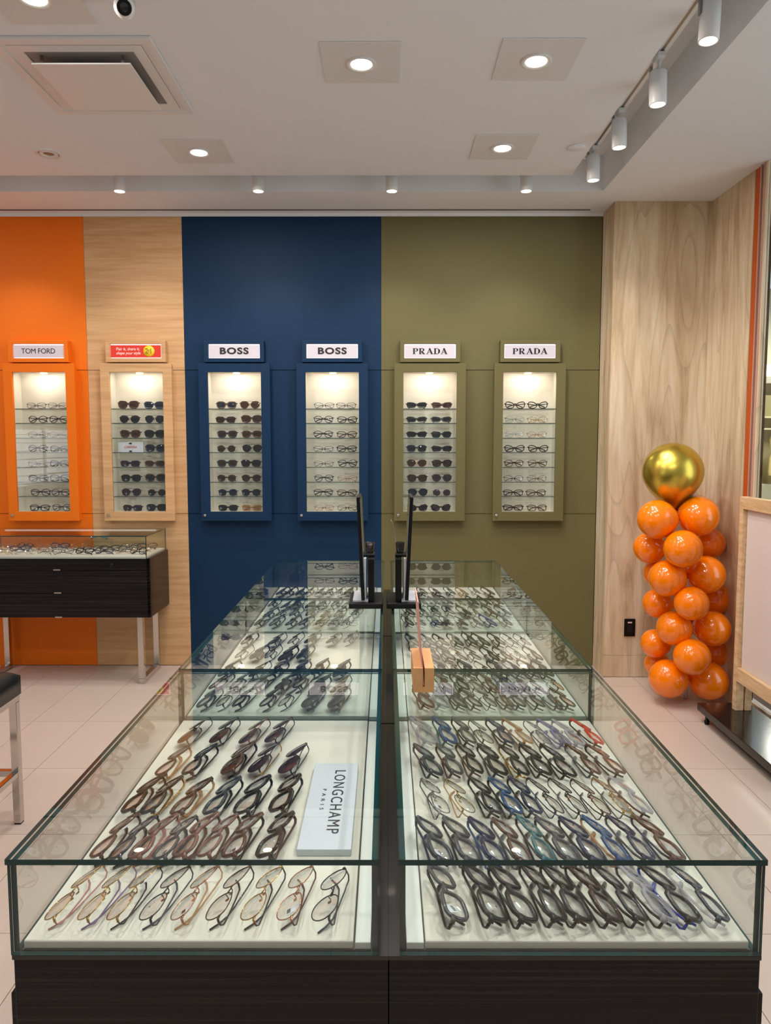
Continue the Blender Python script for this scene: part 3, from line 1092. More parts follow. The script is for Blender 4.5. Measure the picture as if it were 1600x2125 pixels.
# near case with the name card
row = lambda s, f_, y: [(px, y, *s[i]) for i, px in enumerate(f_)]
lay_row(-1, 0, 0, [(146, 1874, 'oval', 'gold', 'pink', 'demo'), (212, 1874, 'oval', 'gold', 'purple', 'demo'), (272, 1871, 'oval', 'gold', 'black', 'demo'), (339, 1871, 'oval', 'gunmetal', 'slate', 'demo'),
                   (402, 1874, 'oval', 'rose gold', 'champagne', 'demo'), (472, 1876, 'oval', 'bronze', 'black', 'demo'), (544, 1871, 'oval', 'gold', 'black', 'demo'), (614, 1874, 'oval', 'rose gold', 'burgundy', 'demo'), (684, 1874, 'round', 'gunmetal', 'slate', 'demo')], 0.25)
lay_row(-1, 0, 1, [(222, 1735, 'panto', 'brown', 'tortoise', 'demo'), (264, 1738, 'panto', 'slate', 'black', 'demo'), (309, 1735, 'cateye', 'rose', 'pink', 'demo'), (355, 1738, 'panto', 'grey', 'slate', 'demo'),
                   (401, 1732, 'cateye', 'rose', 'brown', 'demo'), (447, 1733, 'panto', 'rose', 'brown', 'demo'), (502, 1733, 'cateye', 'brown', 'tortoise', 'demo'), (574, 1731, 'square', 'tortoise', 'brown', 'demo')])
lay_row(-1, 0, 2, [(286, 1654, 'square', 'tortoise', 'tortoise', 'demo'), (328, 1656, 'square', 'black', 'gold', 'demo'), (392, 1658, 'square', 'brown', 'champagne', 'demo'), (458, 1657, 'square', 'slate', 'black', 'demo'), (520, 1655, 'wide', 'black', 'black', 'demo'), (594, 1652, 'square', 'tortoise', 'black', 'demo')])
lay_row(-1, 0, 3, [(359, 1585, 'panto', 'brown', 'champagne', 'demo'), (416, 1582, 'cateye', 'black', 'tortoise', 'demo'), (494, 1578, 'wide', 'brown', 'tortoise', 'brown'), (546, 1576, 'aviator', 'black', 'gold', 'purple'), (606, 1578, 'aviator', 'gunmetal', 'black', 'purple')], 0.1)
lay_row(-1, 0, 4, [(401, 1519, 'aviator', 'brown', 'brown', 'brown'), (463, 1519, 'aviator', 'black', 'black', 'brown'), (525, 1520, 'aviator', 'rose gold', 'brown', 'purple'), (577, 1518, 'aviator', 'burgundy', 'black', 'purple')], 0.1)
# near case, storefront side
lay_row(1, 0, 0, [(934, 1876, 'rect', 'grey', 'black', 'demo'), (1022, 1886, 'square', 'black', 'black', 'demo'), (1086, 1890, 'square', 'black', 'black', 'demo'), (1149, 1881, 'rect', 'black', 'black', 'demo'), (1205, 1884, 'square', 'black', 'tortoise', 'demo'),
                  (1266, 1881, 'square', 'tortoise', 'black', 'demo'), (1322, 1886, 'rect', 'black', 'black', 'demo'), (1385, 1881, 'square', 'clear', 'black', 'demo'), (1441, 1886, 'square', 'black', 'bright blue', 'demo'), (1499, 1884, 'rect', 'slate', 'clear', 'demo')], 0.4)
lay_row(1, 0, 1, [(906, 1741, 'square', 'slate', 'navy', 'demo'), (966, 1741, 'square', 'grey', 'black', 'demo'), (1022, 1744, 'square', 'navy', 'blue', 'demo'), (1073, 1744, 'rect', 'brown', 'grey', 'demo'), (1126, 1741, 'rect', 'teal', 'black', 'demo'),
                  (1177, 1741, 'square', 'grey', 'black', 'demo'), (1230, 1741, 'square', 'navy', 'black', 'demo'), (1281, 1740, 'square', 'blue', 'champagne', 'demo'), (1332, 1738, 'rect', 'navy', 'slate', 'demo'), (1396, 1737, 'square', 'brown', 'navy', 'demo')], 0.5)
lay_row(1, 0, 2, [(905, 1657, 'thin', 'silver', 'grey', 'demo'), (963, 1657, 'round', 'gold', 'champagne', 'demo'), (1016, 1657, 'rect', 'black', 'black', 'demo'), (1061, 1657, 'rect', 'blue', 'black', 'demo'), (1104, 1657, 'rect', 'navy', 'black', 'demo'),
                  (1149, 1657, 'thin', 'gunmetal', 'navy', 'demo'), (1199, 1657, 'thin', 'gunmetal', 'grey', 'demo'), (1250, 1659, 'thin', 'bronze', 'black', 'demo'), (1297, 1657, 'thin', 'gold', 'slate', 'demo'), (1338, 1657, 'rect', 'clear', 'burgundy', 'demo')], 0.6)
lay_row(1, 0, 3, [(892, 1581, 'square', 'slate', 'navy', 'demo'), (938, 1581, 'rect', 'grey', 'burgundy', 'demo'), (983, 1579, 'rect', 'black', 'brown', 'demo'), (1036, 1581, 'square', 'black', 'slate', 'demo'), (1082, 1583, 'rect', 'black', 'gold', 'demo'),
                  (1132, 1581, 'square', 'black', 'black', 'demo'), (1185, 1583, 'wide', 'black', 'black', 'demo'), (1236, 1581, 'rect', 'brown', 'grey', 'demo'), (1286, 1580, 'rect', 'brown', 'black', 'demo')], 0.25)
lay_row(1, 0, 4, [(885, 1519, 'wide', 'clear', 'clear', 'demo'), (929, 1520, 'square', 'blue', 'teal', 'demo'), (970, 1521, 'rect', 'grey', 'black', 'demo'), (1011, 1522, 'round', 'green', 'black', 'demo'), (1050, 1522, 'rect', 'navy', 'black', 'demo'),
                  (1092, 1522, 'panto', 'champagne', 'rose', 'demo'), (1134, 1524, 'thin', 'silver', 'black', 'demo'), (1171, 1524, 'square', 'lilac', 'lilac', 'demo'), (1204, 1525, 'square', 'clear', 'clear', 'demo'), (1242, 1523, 'rect', 'red', 'black', 'demo')], 0.4)

# middle and far cases: measured rows, mixed stock
SUNSET = [('wide', 'black', 'black', 'dark'), ('aviator', 'gunmetal', 'black', 'navy'), ('square', 'navy', 'black', 'navy'), ('panto', 'tortoise', 'brown', 'brown'), ('cateye', 'black', 'slate', 'dark'), ('aviator', 'gold', 'brown', 'tan'), ('square', 'slate', 'black', 'navy'), ('round', 'gunmetal', 'grey', 'dark')]
OPTSET = [('rect', 'black', 'black', 'demo'), ('square', 'slate', 'black', 'demo'), ('thin', 'gunmetal', 'black', 'demo'), ('panto', 'tortoise', 'brown', 'demo'), ('rect', 'grey', 'slate', 'demo'), ('round', 'bronze', 'rose', 'demo'), ('square', 'navy', 'blue', 'demo'), ('cateye', 'burgundy', 'black', 'demo'), ('rect', 'brown', 'tortoise', 'demo'), ('square', 'green', 'black', 'demo')]


def mixrow(xs, y, pool, seed, sun_p=0.0):
    rr = random.Random(seed)
    out = []
    last = None
    for x in xs:
        c_ = rr.choice(SUNSET if rr.random() < sun_p else pool)
        while c_ == last:
            c_ = rr.choice(SUNSET if rr.random() < sun_p else pool)
        last = c_
        out.append((x + rr.uniform(-3, 3), y + rr.uniform(-2, 2), *c_))
    return out


LM = [(1456, [425, 465, 504, 557, 600]), (1420, [451, 498, 546, 588, 627]), (1393, [467, 527, 574, 619, 664, 712]), (1360, [507, 540, 570, 600, 636]), (1329, [521, 572, 614, 650, 692, 728])]
for i, (y, xs) in enumerate(LM):
    it = mixrow(xs, y, OPTSET[:5], 20 + i, 0.6 if i > 1 else 0.15)
    if i == 0:
        it += [(644, 1468, 'wide', 'black', 'black', 'dark'), (702, 1464, 'wide', 'brown', 'gold', 'brown')]
    if i == 1:
        it += [(662, 1428, 'wide', 'black', 'slate', 'dark'), (706, 1426, 'aviator', 'gold', 'black', 'tan')]
    lay_row(-1, 1, i, it, 0.15)
for i, (y, xs) in enumerate([(1297, range(538, 750, 31)), (1275, range(560, 760, 30)), (1256, range(548, 760, 29)), (1231, range(540, 740, 27))]):
    lay_row(-1, 2, i, mixrow(list(xs), y, OPTSET[:5], 40 + i, 0.25), 0.0)
for i, (y, xs) in enumerate([(1461, [884, 919, 955, 991, 1025, 1059, 1092, 1132, 1168, 1204]), (1422, [924, 958, 988, 1020, 1056, 1090, 1124, 1166]), (1393, range(884, 1170, 35)), (1362, range(866, 1130, 32)), (1333, range(860, 1110, 30))]):
    it = mixrow(list(xs), y, OPTSET, 60 + i, 0.0)
    if i == 0:
        it[0] = (884, 1461, 'wide', 'brown', 'brown', 'demo')
        it[1] = (919, 1461, 'wide', 'clear', 'clear', 'demo')
    if i == 3:
        it[3] = (it[3][0], it[3][1], 'round', 'rose gold', 'champagne', 'demo')
    lay_row(1, 1, i, it, 0.2)
for i, (y, xs) in enumerate([(1297, range(845, 1075, 29)), (1272, range(850, 1060, 28)), (1252, range(850, 1040, 27)), (1231, range(880, 1030, 27))]):
    it = mixrow(list(xs), y, OPTSET, 80 + i, 0.1)
    if i == 0:
        it[6] = (it[6][0], it[6][1], 'wide', 'bright blue', 'blue', 'demo')
    if i == 3:
        it[3] = (it[3][0], it[3][1], 'panto', 'champagne', 'champagne', 'demo')
    lay_row(1, 2, i, it, 0.0)

# ---- name card in the near case
zc = ZTRAY + 0.012
p0, p1 = P(615, 1763, z=zc), P(744, 1584, z=zc)
r = empty('name_card', ((p0.x + p1.x) / 2, (p0.y + p1.y) / 2, ZTRAY + 0.0003), 'white name card with slim dark capitals lying in the near case', 'sign')
hx_, hy_ = (p1.x - p0.x) / 2, (p1.y - p0.y) / 2
MB().box(-hx_, hx_, -hy_, hy_, 0, 0.012).build('card', M_card, r, bev=0.001)
t1 = text_mesh('LONGCHAMP', 0.031, xs=0.98, spacing=1.22, ext=0.0002)
wd = max(v.co.x for v in t1.vertices) - min(v.co.x for v in t1.vertices)
for v in t1.vertices:
    v.co.x *= 0.236 / wd
lettering(t1, M_ink, r, Matrix.Translation((0.009, 0.008, 0.0124)) @ Matrix.Rotation(-math.pi / 2, 4, 'Z'))
t2 = text_mesh('PARIS', 0.0105, spacing=2.2, ext=0.0002)
wd = max(v.co.x for v in t2.vertices) - min(v.co.x for v in t2.vertices)
for v in t2.vertices:
    v.co.x *= 0.078 / wd
lettering(t2, M_ink, r, Matrix.Translation((-0.016, 0.008, 0.0124)) @ Matrix.Rotation(-math.pi / 2, 4, 'Z'))

# ---- clear acrylic riser that lifts two sunglasses in the middle case
p = P(670, 1475, z=ZTRAY)

# ================================================================== ON TOP OF THE ISLAND
def counter_mirror(pxc, mir, label, wire):
    """mir=-1: mirror plate on the picture-left side of its post"""
    yf = P(762, 1252, z=HC + 0.02).y
    yb_ = yf + 0.18
    x0, x1 = (P(724, 1250, z=HC + 0.02).x, P(795, 1250, z=HC + 0.02).x) if mir < 0 else (P(802, 1250, z=HC + 0.02).x, P(874, 1250, z=HC + 0.02).x)
    r = empty('counter_mirror', ((x0 + x1) / 2, (yf + yb_) / 2, HC + 0.0003), label, 'mirror', 'black counter mirrors on the island')
    hw, hd = (x1 - x0) / 2, 0.09
    MB().box(-hw, hw, -hd, hd, 0, 0.02).build('base', M_dark, r, bev=0.004)
    s = mir
    xa, xb = sorted((s * hw * 0.78, -s * hw * 0.12))
    MB().box(xa, xb, -hd + 0.02, hd - 0.01, 0.0203, 0.026).build('white_insert', M_card, r)
    xw = -s * hw * 0.06
    MB().box(xw + s * 0.003, xw + s * 0.011, -0.06, 0.06, 0.0262, 0.165).build('upright_card', M_card, r) if s > 0 else MB().box(xw + s * 0.011, xw + s * 0.003, -0.06, 0.06, 0.0262, 0.165).build('upright_card', M_card, r)
    xc = -s * hw * 0.30
    MB().box(xc - 0.010, xc + 0.010, -0.065, 0.065, 0.0202, 0.165).build('post', M_dark, r, bev=0.002)
    xj0, xj1 = sorted((s * hw * 0.2, -s * hw * 0.5))
    MB().box(xj0, xj1, -0.03, 0.03, 0.1655, 0.175).build('joint', M_dark, r, bev=0.002)
    m = MB()
    m.lathe([(0.012, 0.1755), (0.017, 0.212), (0.0155, 0.212), (0.011, 0.178)], c=(-s * hw * 0.2, 0, 0), n=20, cap=False)
    m.build('smoked_cup', M_smoke, r)
    # mirror plate, tilted a little
    xm = s * hw * 0.16
    Mt = Matrix.Translation((xm, 0, 0.024)) @ Matrix.Rotation(s * rad(2.6), 4, 'Y')
    m = MB()
    m.M = Mt
    m.box(-0.006, 0.006, -0.085, 0.085, 0.004, 0.35)
    pl = m.build('mirror_frame', M_dark, r, bev=0.002)
    m = MB()
    m.M = Mt
    if s < 0:
        m.box(0.0062, 0.0072, -0.078, 0.078, 0.012, 0.343)
    else:
        m.box(-0.0072, -0.0062, -0.078, 0.078, 0.012, 0.343)
    m.build('mirror_glass', M_mirror, r)
    if wire:
        m = MB()
        a_ = P(825, 1144, y=(yf + yb_) / 2)
        b2 = P(815, 1087, y=(yf + yb_) / 2)
        c2 = P(811, 1077, y=(yf + yb_) / 2)
        o_ = Vector(r.location)
        m.sweep([tuple(Vector(a_) - o_ - Vector((0, 0, 0.03))), tuple(Vector(a_) - o_), tuple(Vector(b2) - o_), tuple(Vector(c2) - o_)], 0.0013, 0.0013, n=6)
        m.build('wire_stem', M_chrome, r)
    return r


counter_mirror(762, -1, 'black counter mirror seen edge-on, standing on the blue-wall side of the seam', False)
counter_mirror(838, 1, 'black counter mirror seen edge-on with a thin wire stem, beside the card holder', True)

zt = HC + 0.055
pa, pb = P(858, 1387, z=zt), P(901, 1387, z=zt)
pc = P(880, 1345, z=zt)
r = empty('card_holder', ((pa.x + pb.x) / 2, (pa.y + pc.y) / 2, HC + 0.0003), 'beech wood block holding an upright card on top of the middle case', 'card holder')
hw, hd = (pb.x - pa.x) / 2, (pc.y - pa.y) / 2
MB().box(-hw, -0.0022, -hd, hd, 0, 0.055).box(0.0022, hw, -hd, hd, 0, 0.055).box(-0.0022, 0.0022, -hd, hd, 0, 0.012).build('wood_block', M_block, r)
cm = MB()
cm.M = Matrix.Translation((0.0, 0, 0.014)) @ Matrix.Rotation(rad(-4.0), 4, 'Y')
cm.box(-0.0013, 0.0013, -hd + 0.004, hd - 0.004, 0, 0.19)
cm.build('card', pr('pink_card', (222, 160, 140), 0.6), r)

# ================================================================== WALL CABINETS
WM = [M_orange, M_ash, M_blue, M_blue, M_olive, M_olive]
CN = ['orange wall cabinet of clear eyeglasses', 'pale wood wall cabinet of sunglasses', 'blue wall cabinet of sunglasses', 'blue wall cabinet of eyeglasses', 'olive wall cabinet of sunglasses', 'olive wall cabinet of eyeglasses']
CS = ['orange cabinet', 'pale wood cabinet', 'blue sunglasses cabinet', 'blue eyeglasses cabinet', 'olive sunglasses cabinet', 'olive eyeglasses cabinet']
SH_Y = [848, 878, 909, 939, 970, 1001, 1031]
shz = [P(600, y, y=YW - 0.045).z for y in SH_Y]
M_slot_led = emis('sign_edge_light', (255, 248, 245), 1.6)
M_signface = pr('sign_face', (200, 193, 202), 0.5, emit=(214, 205, 216), es=0.22)
M_signred = pr('sign_red', (206, 52, 38), 0.5, emit=(206, 52, 38), es=0.35)


def serif_word(word, h, w_, parent, M):
    """high-contrast serif capitals drawn as heavy and hairline strokes"""
    m = MB()
    H, W, T, t = 1.0, 0.74, 0.24, 0.075

    def st(pts, wd):
        m.sweep([(x, y, 0) for x, y in pts], wd / 2, 0.03, up=(0, 0, 1), smooth=False)

    def arc(cx_, cy_, rx, ry, a0, a1, n=9):
        return [(cx_ + rx * math.cos(rad(a0 + (a1 - a0) * i / n)), cy_ + ry * math.sin(rad(a0 + (a1 - a0) * i / n))) for i in range(n + 1)]
    x = 0
    for ch in word:
        if ch in 'PRD':
            st([(x + 0.14, 0), (x + 0.14, 1)], T)
            st([(x - 0.04, 0.03), (x + 0.32, 0.03)], t)
            st([(x - 0.04, 0.97), (x + 0.34, 0.97)], t)
        if ch in 'PR':
            st([(x + 0.3, 0.97)] + arc(x + 0.42, 0.73, 0.22, 0.24, 90, 0), 0.10)
            st(arc(x + 0.42, 0.73, 0.2, 0.2, 45, -45), T * 0.9)
            st(arc(x + 0.42, 0.73, 0.22, 0.24, 0, -90) + [(x + 0.3, 0.49)], 0.09)
        if ch == 'R':
            st([(x + 0.36, 0.46), (x + 0.66, 0.03)], T)
            st([(x + 0.52, 0.03), (x + 0.86, 0.03)], t)
        if ch == 'D':
            st([(x + 0.3, 0.97)] + arc(x + 0.38, 0.5, 0.36, 0.47, 90, -90, 16) + [(x + 0.3, 0.03)], 0.10)
            st(arc(x + 0.38, 0.5, 0.34, 0.42, 42, -42), T)
        if ch == 'A':
            st([(x + 0.06, 0.03), (x + 0.42, 1.0)], 0.09)
            st([(x + 0.38, 1.0), (x + 0.72, 0.03)], T)
            st([(x + 0.16, 0.32), (x + 0.58, 0.32)], t)
            st([(x - 0.06, 0.03), (x + 0.2, 0.03)], t)
            st([(x + 0.54, 0.03), (x + 0.92, 0.03)], t)
        x += {'P': 0.88, 'R': 1.08, 'A': 1.04, 'D': 1.0}[ch]
    xs_ = [v[0] for v in m.v]
    a_, b2 = min(xs_), max(xs_)
    k = w_ / (b2 - a_)
    m.v = [((v[0] - (a_ + b2) / 2) * k, (v[1] - 0.5) * h, v[2] * 0.01) for v in m.v]
    return lettering(m.mesh('lettering', M_ink), M_ink, parent, M)


def cabinet(i):
    x = cabs[i]
    mt = WM[i]
    r = empty('wall_cabinet', (x, YW, Z0), CN[i], 'wall cabinet', 'narrow lit wall cabinets')
    o = Vector((x, YW, Z0))

    def L():
        m = MB()
        m.M = Matrix.Translation(-o)
        return m
    hw = 0.2385
    m = L()
    m.ring((x - hw, x + hw, Z0, Z1), (x - IW, x + IW, IZ0, IZ1), YC, YC + 0.022)
    dr = m.build('door_frame', mt, r, bev=0.002)
    m = L()
    m.ring((x - hw + 0.006, x + hw - 0.006, Z0 + 0.006, Z1 - 0.006), (x - IW - 0.016, x + IW + 0.016, IZ0 - 0.010, IZ1 + 0.010), YC + 0.0225, YW - 0.0003)
    m.build('carcass', mt, r)
    m = L()
    m.box(x - IW - 0.004, x + IW + 0.004, YC + 0.008, YC + 0.012, IZ0 - 0.004, IZ1 + 0.004)
    m.build('door_glass', M_pane, dr)
    a0, a1, b0, b1 = x - IW - 0.016, x + IW + 0.016, IZ0 - 0.010, IZ1 + 0.010
    m = L()
    m.box(a0, a1, YW + 0.075, YW + 0.083, b0, b1)
    m.box(a0, a0 + 0.010, YC + 0.0225, YW + 0.075, b0, b1)
    m.box(a1 - 0.010, a1, YC + 0.0225, YW + 0.075, b0, b1)
    m.box(a0 + 0.010, a1 - 0.010, YC + 0.0225, YW + 0.075, b1 - 0.008, b1)
    m.box(a0 + 0.010, a1 - 0.010, YC + 0.0225, YW + 0.075, b0, b0 + 0.008)
    m.build('lining', M_cream, r)
    for z in shz:
        m = L()
        m.box(a0 + 0.011, a1 - 0.011, YC + 0.030, YW + 0.073, z - 0.003, z + 0.001, 0, [0, 0, 1, 1, 1, 1])
        m.build('shelf', [M_shelf, M_edge], r)
    # puck light under the top
    m = L()
    m.lathe([(0.0001, 0), (0.022, 0), (0.022, 0.006)], c=(x, YW + 0.022, b1 - 0.015), n=20, cap=False)
    m.build('puck_light', M_puck, r)
    l = area_light('cabinet_glow', (x, YW + 0.022, b1 - 0.017), 0.04, P_PUCK, (1.0, 0.88, 0.68))
    area_light('cabinet_fill', (x, YC + 0.045, b1 - 0.012), 0.30, P_PUCK * 1.6, (1.0, 0.9, 0.76), (rad(28), 0, 0), 0.03)
    # lock
    m = L()
    m.lathe([(0.0001, -0.008), (0.008, -0.008), (0.0105, -0.004), (0.0105, 0)], c=(x - hw + 0.026, YC - 0.0002, Z0 + 0.038), n=18, axis='y', cap=False)
    m.build('lock', M_chrome, r)
    # header sign box
    hz0, hz1 = P(600, 752, y=YC).z + 0.002, P(600, 706, y=YC).z
    hw2 = 0.2
    sg = empty('sign_box', (x, YW, hz0), ['white lit sign with thin black capitals above the orange cabinet', 'red lit sign with white slogan and yellow disc above the pale wood cabinet',
                                          'white lit sign with bold black capitals above the blue sunglasses cabinet', 'white lit sign with bold black capitals above the blue eyeglasses cabinet',
                                          'white lit sign with black serif capitals above the olive sunglasses cabinet', 'white lit sign with black serif capitals above the olive eyeglasses cabinet'][i], 'sign', 'lit signs above the wall cabinets')
    o2 = Vector((x, YW, hz0))

    def S():
        m = MB()
        m.M = Matrix.Translation(-o2)
        return m
    sz0, sz1, sw = hz0 + 0.026, hz1 - 0.022, 0.172
    m = S()
    m.ring((x - hw2, x + hw2, hz0, hz1), (x - sw, x + sw, sz0, sz1), YC + 0.004, YW - 0.0003)
    m.build('housing', mt, sg, bev=0.002)
    m = S()
    m.box(x - sw + 0.0002, x + sw - 0.0002, YC + 0.030, YC + 0.033, sz0 + 0.0002, sz1 - 0.0002)
    m.build('light_sheet', M_slot_led, sg)
    m = S()
    m.box(x - sw + 0.006, x + sw - 0.006, YC + 0.012, YC + 0.018, sz0 + 0.006, sz1 - 0.009)
    m.build('sign_face', M_signred if i == 1 else M_signface, sg)
    MF = Matrix.Translation((0, YC + 0.0112 - YW, (sz0 + sz1) / 2 - hz0 - 0.001)) @ Matrix.Rotation(math.pi / 2, 4, 'X')
    if i == 0:
        me = text_mesh('TOM FORD', 0.060, spacing=0.95)
        w0 = max(v.co.x for v in me.vertices) - min(v.co.x for v in me.vertices)
        for v in me.vertices:
            v.co.x *= 0.225 / w0
            v.co.y *= 0.8
        lettering(me, M_ink, sg, MF)
    elif i == 1:
        M_ltr = pr('sign_white', (255, 225, 220), 0.5, emit=(255, 225, 220), es=0.3)
        for tx, dz, sh in (('Pair it, share it.', 0.014, 0.0), ('shape your style', -0.013, 0.3)):
            me = text_mesh(tx, 0.027, shear=sh)
            w0 = max(v.co.x for v in me.vertices) - min(v.co.x for v in me.vertices)
            for v in me.vertices:
                v.co.x *= (0.155 if sh == 0 else 0.162) / w0
            lettering(me, M_ltr, sg, Matrix.Translation((-0.050, 0, dz)) @ MF, name='slogan')
        m = S()
        m.lathe([(0.0001, -0.002), (0.037, -0.002), (0.037, 0)], c=(x + 0.088, YC + 0.0118, (sz0 + sz1) / 2), n=28, axis='y', cap=False)
        m.build('yellow_disc', pr('sign_yellow', (240, 196, 30), 0.5, emit=(240, 196, 30), es=0.35), sg)
        Mb = pr('sign_grey_ink', (110, 110, 60), 0.6)
        for tx, ddx, sz in (('2', -0.014, 0.05), ('f', 0.001, 0.03), ('1', 0.014, 0.05)):
            me = text_mesh(tx, sz)
            lettering(me, Mb, sg, Matrix.Translation((0.088 + ddx, -0.003, 0)) @ MF, name='numeral')
    elif i in (2, 3):
        me = text_mesh('BOSS', 0.058, bold=0.0022, spacing=1.14)
        w0 = max(v.co.x for v in me.vertices) - min(v.co.x for v in me.vertices)
        for v in me.vertices:
            v.co.x *= 0.192 / w0
        lettering(me, M_ink, sg, MF)
    else:
        serif_word('PRADA', 0.038, 0.232, sg, MF)


for i in range(6):
    cabinet(i)

# stock on the shelves
SUNW = [('narrow', 'black', 'dark'), ('square', 'black', 'dark'), ('wide', 'tortoise', 'brown'), ('panto', 'brown', 'brown'), ('square', 'slate', 'dark'), ('aviator', 'gunmetal', 'dark'), ('rect', 'black', 'dark'), ('cateye', 'black', 'purple')]
CABST = {
    0: [[('thin', 'black', 'demo'), ('thin', 'black', 'demo')], [('panto', 'black', 'demo'), ('panto', 'gunmetal', 'demo')], [('thin', 'grey', 'demo'), ('thin', 'silver', 'demo')], [('panto', 'black', 'demo'), ('rect', 'grey', 'demo')],
        [('thin', 'black', 'demo'), ('rect', 'black', 'demo')], [('rect', 'black', 'demo'), ('square', 'slate', 'demo')], [('panto', 'black', 'demo'), ('panto', 'slate', 'demo')], [('rect', 'black', 'demo'), ('panto', 'grey', 'demo')]],
    1: [[('wide', 'burgundy', 'brown'), ('square', 'navy', 'navy')], [('aviator', 'gunmetal', 'dark'), ('aviator', 'gunmetal', 'navy')], [('wide', 'brown', 'brown'), ('wide', 'black', 'dark')], [None, ('wide', 'slate', 'navy')],
        [('rect', 'navy', 'purple'), ('rect', 'brown', 'brown')], [('square', 'black', 'dark'), ('wide', 'brown', 'dark')], [('aviator', 'black', 'purple'), ('round', 'gunmetal', 'dark')], [('rect', 'black', 'purple'), ('square', 'black', 'dark')]],
    2: [[('square', 'brown', 'navy'), ('aviator', 'brown', 'brown')], [('rect', 'tortoise', 'brown'), ('wide', 'burgundy', 'brown')], [('square', 'slate', 'brown'), ('square', 'brown', 'brown')], [('round', 'slate', 'brown'), ('aviator', 'black', 'dark')],
        [('square', 'slate', 'brown'), ('square', 'black', 'dark')], [('panto', 'brown', 'brown'), ('panto', 'tortoise', 'brown')], [('panto', 'slate', 'navy'), ('panto', 'black', 'navy')], [('rect', 'black', 'dark'), ('rect', 'champagne', 'tan')]],
    3: [[('thin', 'black', 'demo'), ('thin', 'gunmetal', 'demo')], [('panto', 'gunmetal', 'demo'), ('rect', 'black', 'demo')], [('panto', 'gunmetal', 'demo'), ('rect', 'brown', 'demo')], [('thin', 'black', 'demo'), ('rect', 'black', 'demo')],
        [('thin', 'burgundy', 'demo'), ('panto', 'gunmetal', 'demo')], [('panto', 'slate', 'demo'), ('thin', 'rose gold', 'demo')], [('panto', 'black', 'demo'), ('rect', 'bronze', 'demo')], [('thin', 'rose gold', 'demo'), ('thin', 'bronze', 'demo')]],
    4: [[('narrow', 'black', 'dark'), ('narrow', 'burgundy', 'brown')], [('narrow', 'green', 'dark'), ('narrow', 'grey', 'dark')], [('narrow', 'black', 'dark'), ('rect', 'black', 'dark')], [('square', 'slate', 'dark'), ('narrow', 'black', 'dark')],
        [('aviator', 'rose gold', 'brown'), ('square', 'black', 'brown')], [('square', 'tortoise', 'brown'), ('aviator', 'black', 'purple')], [('aviator', 'gunmetal', 'navy'), ('round', 'silver', 'purple')], [('cateye', 'black', 'purple'), ('cateye', 'black', 'purple')]],
    5: [[('cateye', 'tortoise', 'demo'), ('cateye', 'black', 'demo')], [('round', 'silver', 'demo'), ('thin', 'gold', 'demo')], [('round', 'clear', 'demo'), ('thin', 'champagne', 'demo')], [('cateye', 'black', 'demo'), ('cateye', 'black', 'demo')],
        [('panto', 'bronze', 'demo'), ('panto', 'brown', 'demo')], [('thin', 'black', 'demo'), ('thin', 'brown', 'demo')], [('rect', 'tortoise', 'demo'), ('rect', 'brown', 'demo')], [('narrow', 'tortoise', 'demo'), ('rect', 'brown', 'demo')]],
}
PXS = {0: (78, 122), 1: (269, 321), 2: (470, 521), 3: (672, 720), 4: (866, 916), 5: (1067, 1116)}
LEV = ['top', 'second', 'third', 'fourth', 'fifth', 'sixth', 'seventh', 'bottom']
for i in range(6):
    for k in range(8):
        zz = shz[k] + 0.001 if k < 7 else IZ0 - 0.002
        for j in range(2):
            it = CABST[i][k][j]
            if it is None:
                continue
            yg = YW + 0.0
            x = P(PXS[i][j], 914, y=yg).x + R.uniform(-0.006, 0.006)
            x = max(cabs[i] - 0.100, min(cabs[i] + 0.102, x))
            st, fr_, ln = it
            kind = 'sunglasses' if ln != 'demo' else 'eyeglasses'
            lab = '%s %s-framed %s on the %s level of the %s, %s side' % (WORD[st], fr_.replace(' ', '-'), kind, LEV[k], CS[i], ('orange-wall', 'pilaster')[j])
            glasses(st, fr_, fr_, ln, (x, yg, zz), rad(R.uniform(-4, 4)), rad(6), lab, 'eyewear on the shelves of the ' + CS[i], scale=1.05)
# small standing card in the pale wood cabinet
x = P(272, 914, y=YW).x
r = empty('shelf_card', (x, YW - 0.01, shz[3] + 0.0012), 'small white card with red lettering on the fourth level of the pale wood cabinet', 'sign')
MB().box(-0.085, 0.085, -0.002, 0.002, 0, 0.068).build('card', M_card, r)
me = text_mesh('CARRERA', 0.022)
w0 = max(v.co.x for v in me.vertices) - min(v.co.x for v in me.vertices)
for v in me.vertices:
    v.co.x *= 0.085 / w0
lettering(me, pr('red_ink', (170, 40, 50), 0.6), r, Matrix.Translation((0, -0.0026, 0.034)) @ Matrix.Rotation(math.pi / 2, 4, 'X'))
for dz in (0.003, 0.056):
    MB().box(-0.009, 0.009, -0.006, 0.004, dz, dz + 0.008).build('clip', M_dark, r)

# ================================================================== SIDE TABLE WITH CASE
gf = P(303, 1112, z=0.965)
gb = P(350, 1094, z=0.965)
TX1, TY0, TY1 = gf.x, gf.y, min(gb.y, YW - 0.02)
TX0 = TX1 - 1.13
print('table', TX0, TX1, TY0, TY1)
tz0 = P(200, 1283, y=TY0).z
tz1 = P(200, 1160, y=TY0).z
r = empty('display_table', ((TX0 + TX1) / 2, TY0, 0), 'dark ebony display table with glass case and chrome legs against the orange wall', 'display table')
o = Vector(((TX0 + TX1) / 2, TY0, 0))


def L():
    m = MB()
    m.M = Matrix.Translation(-o)
    return m


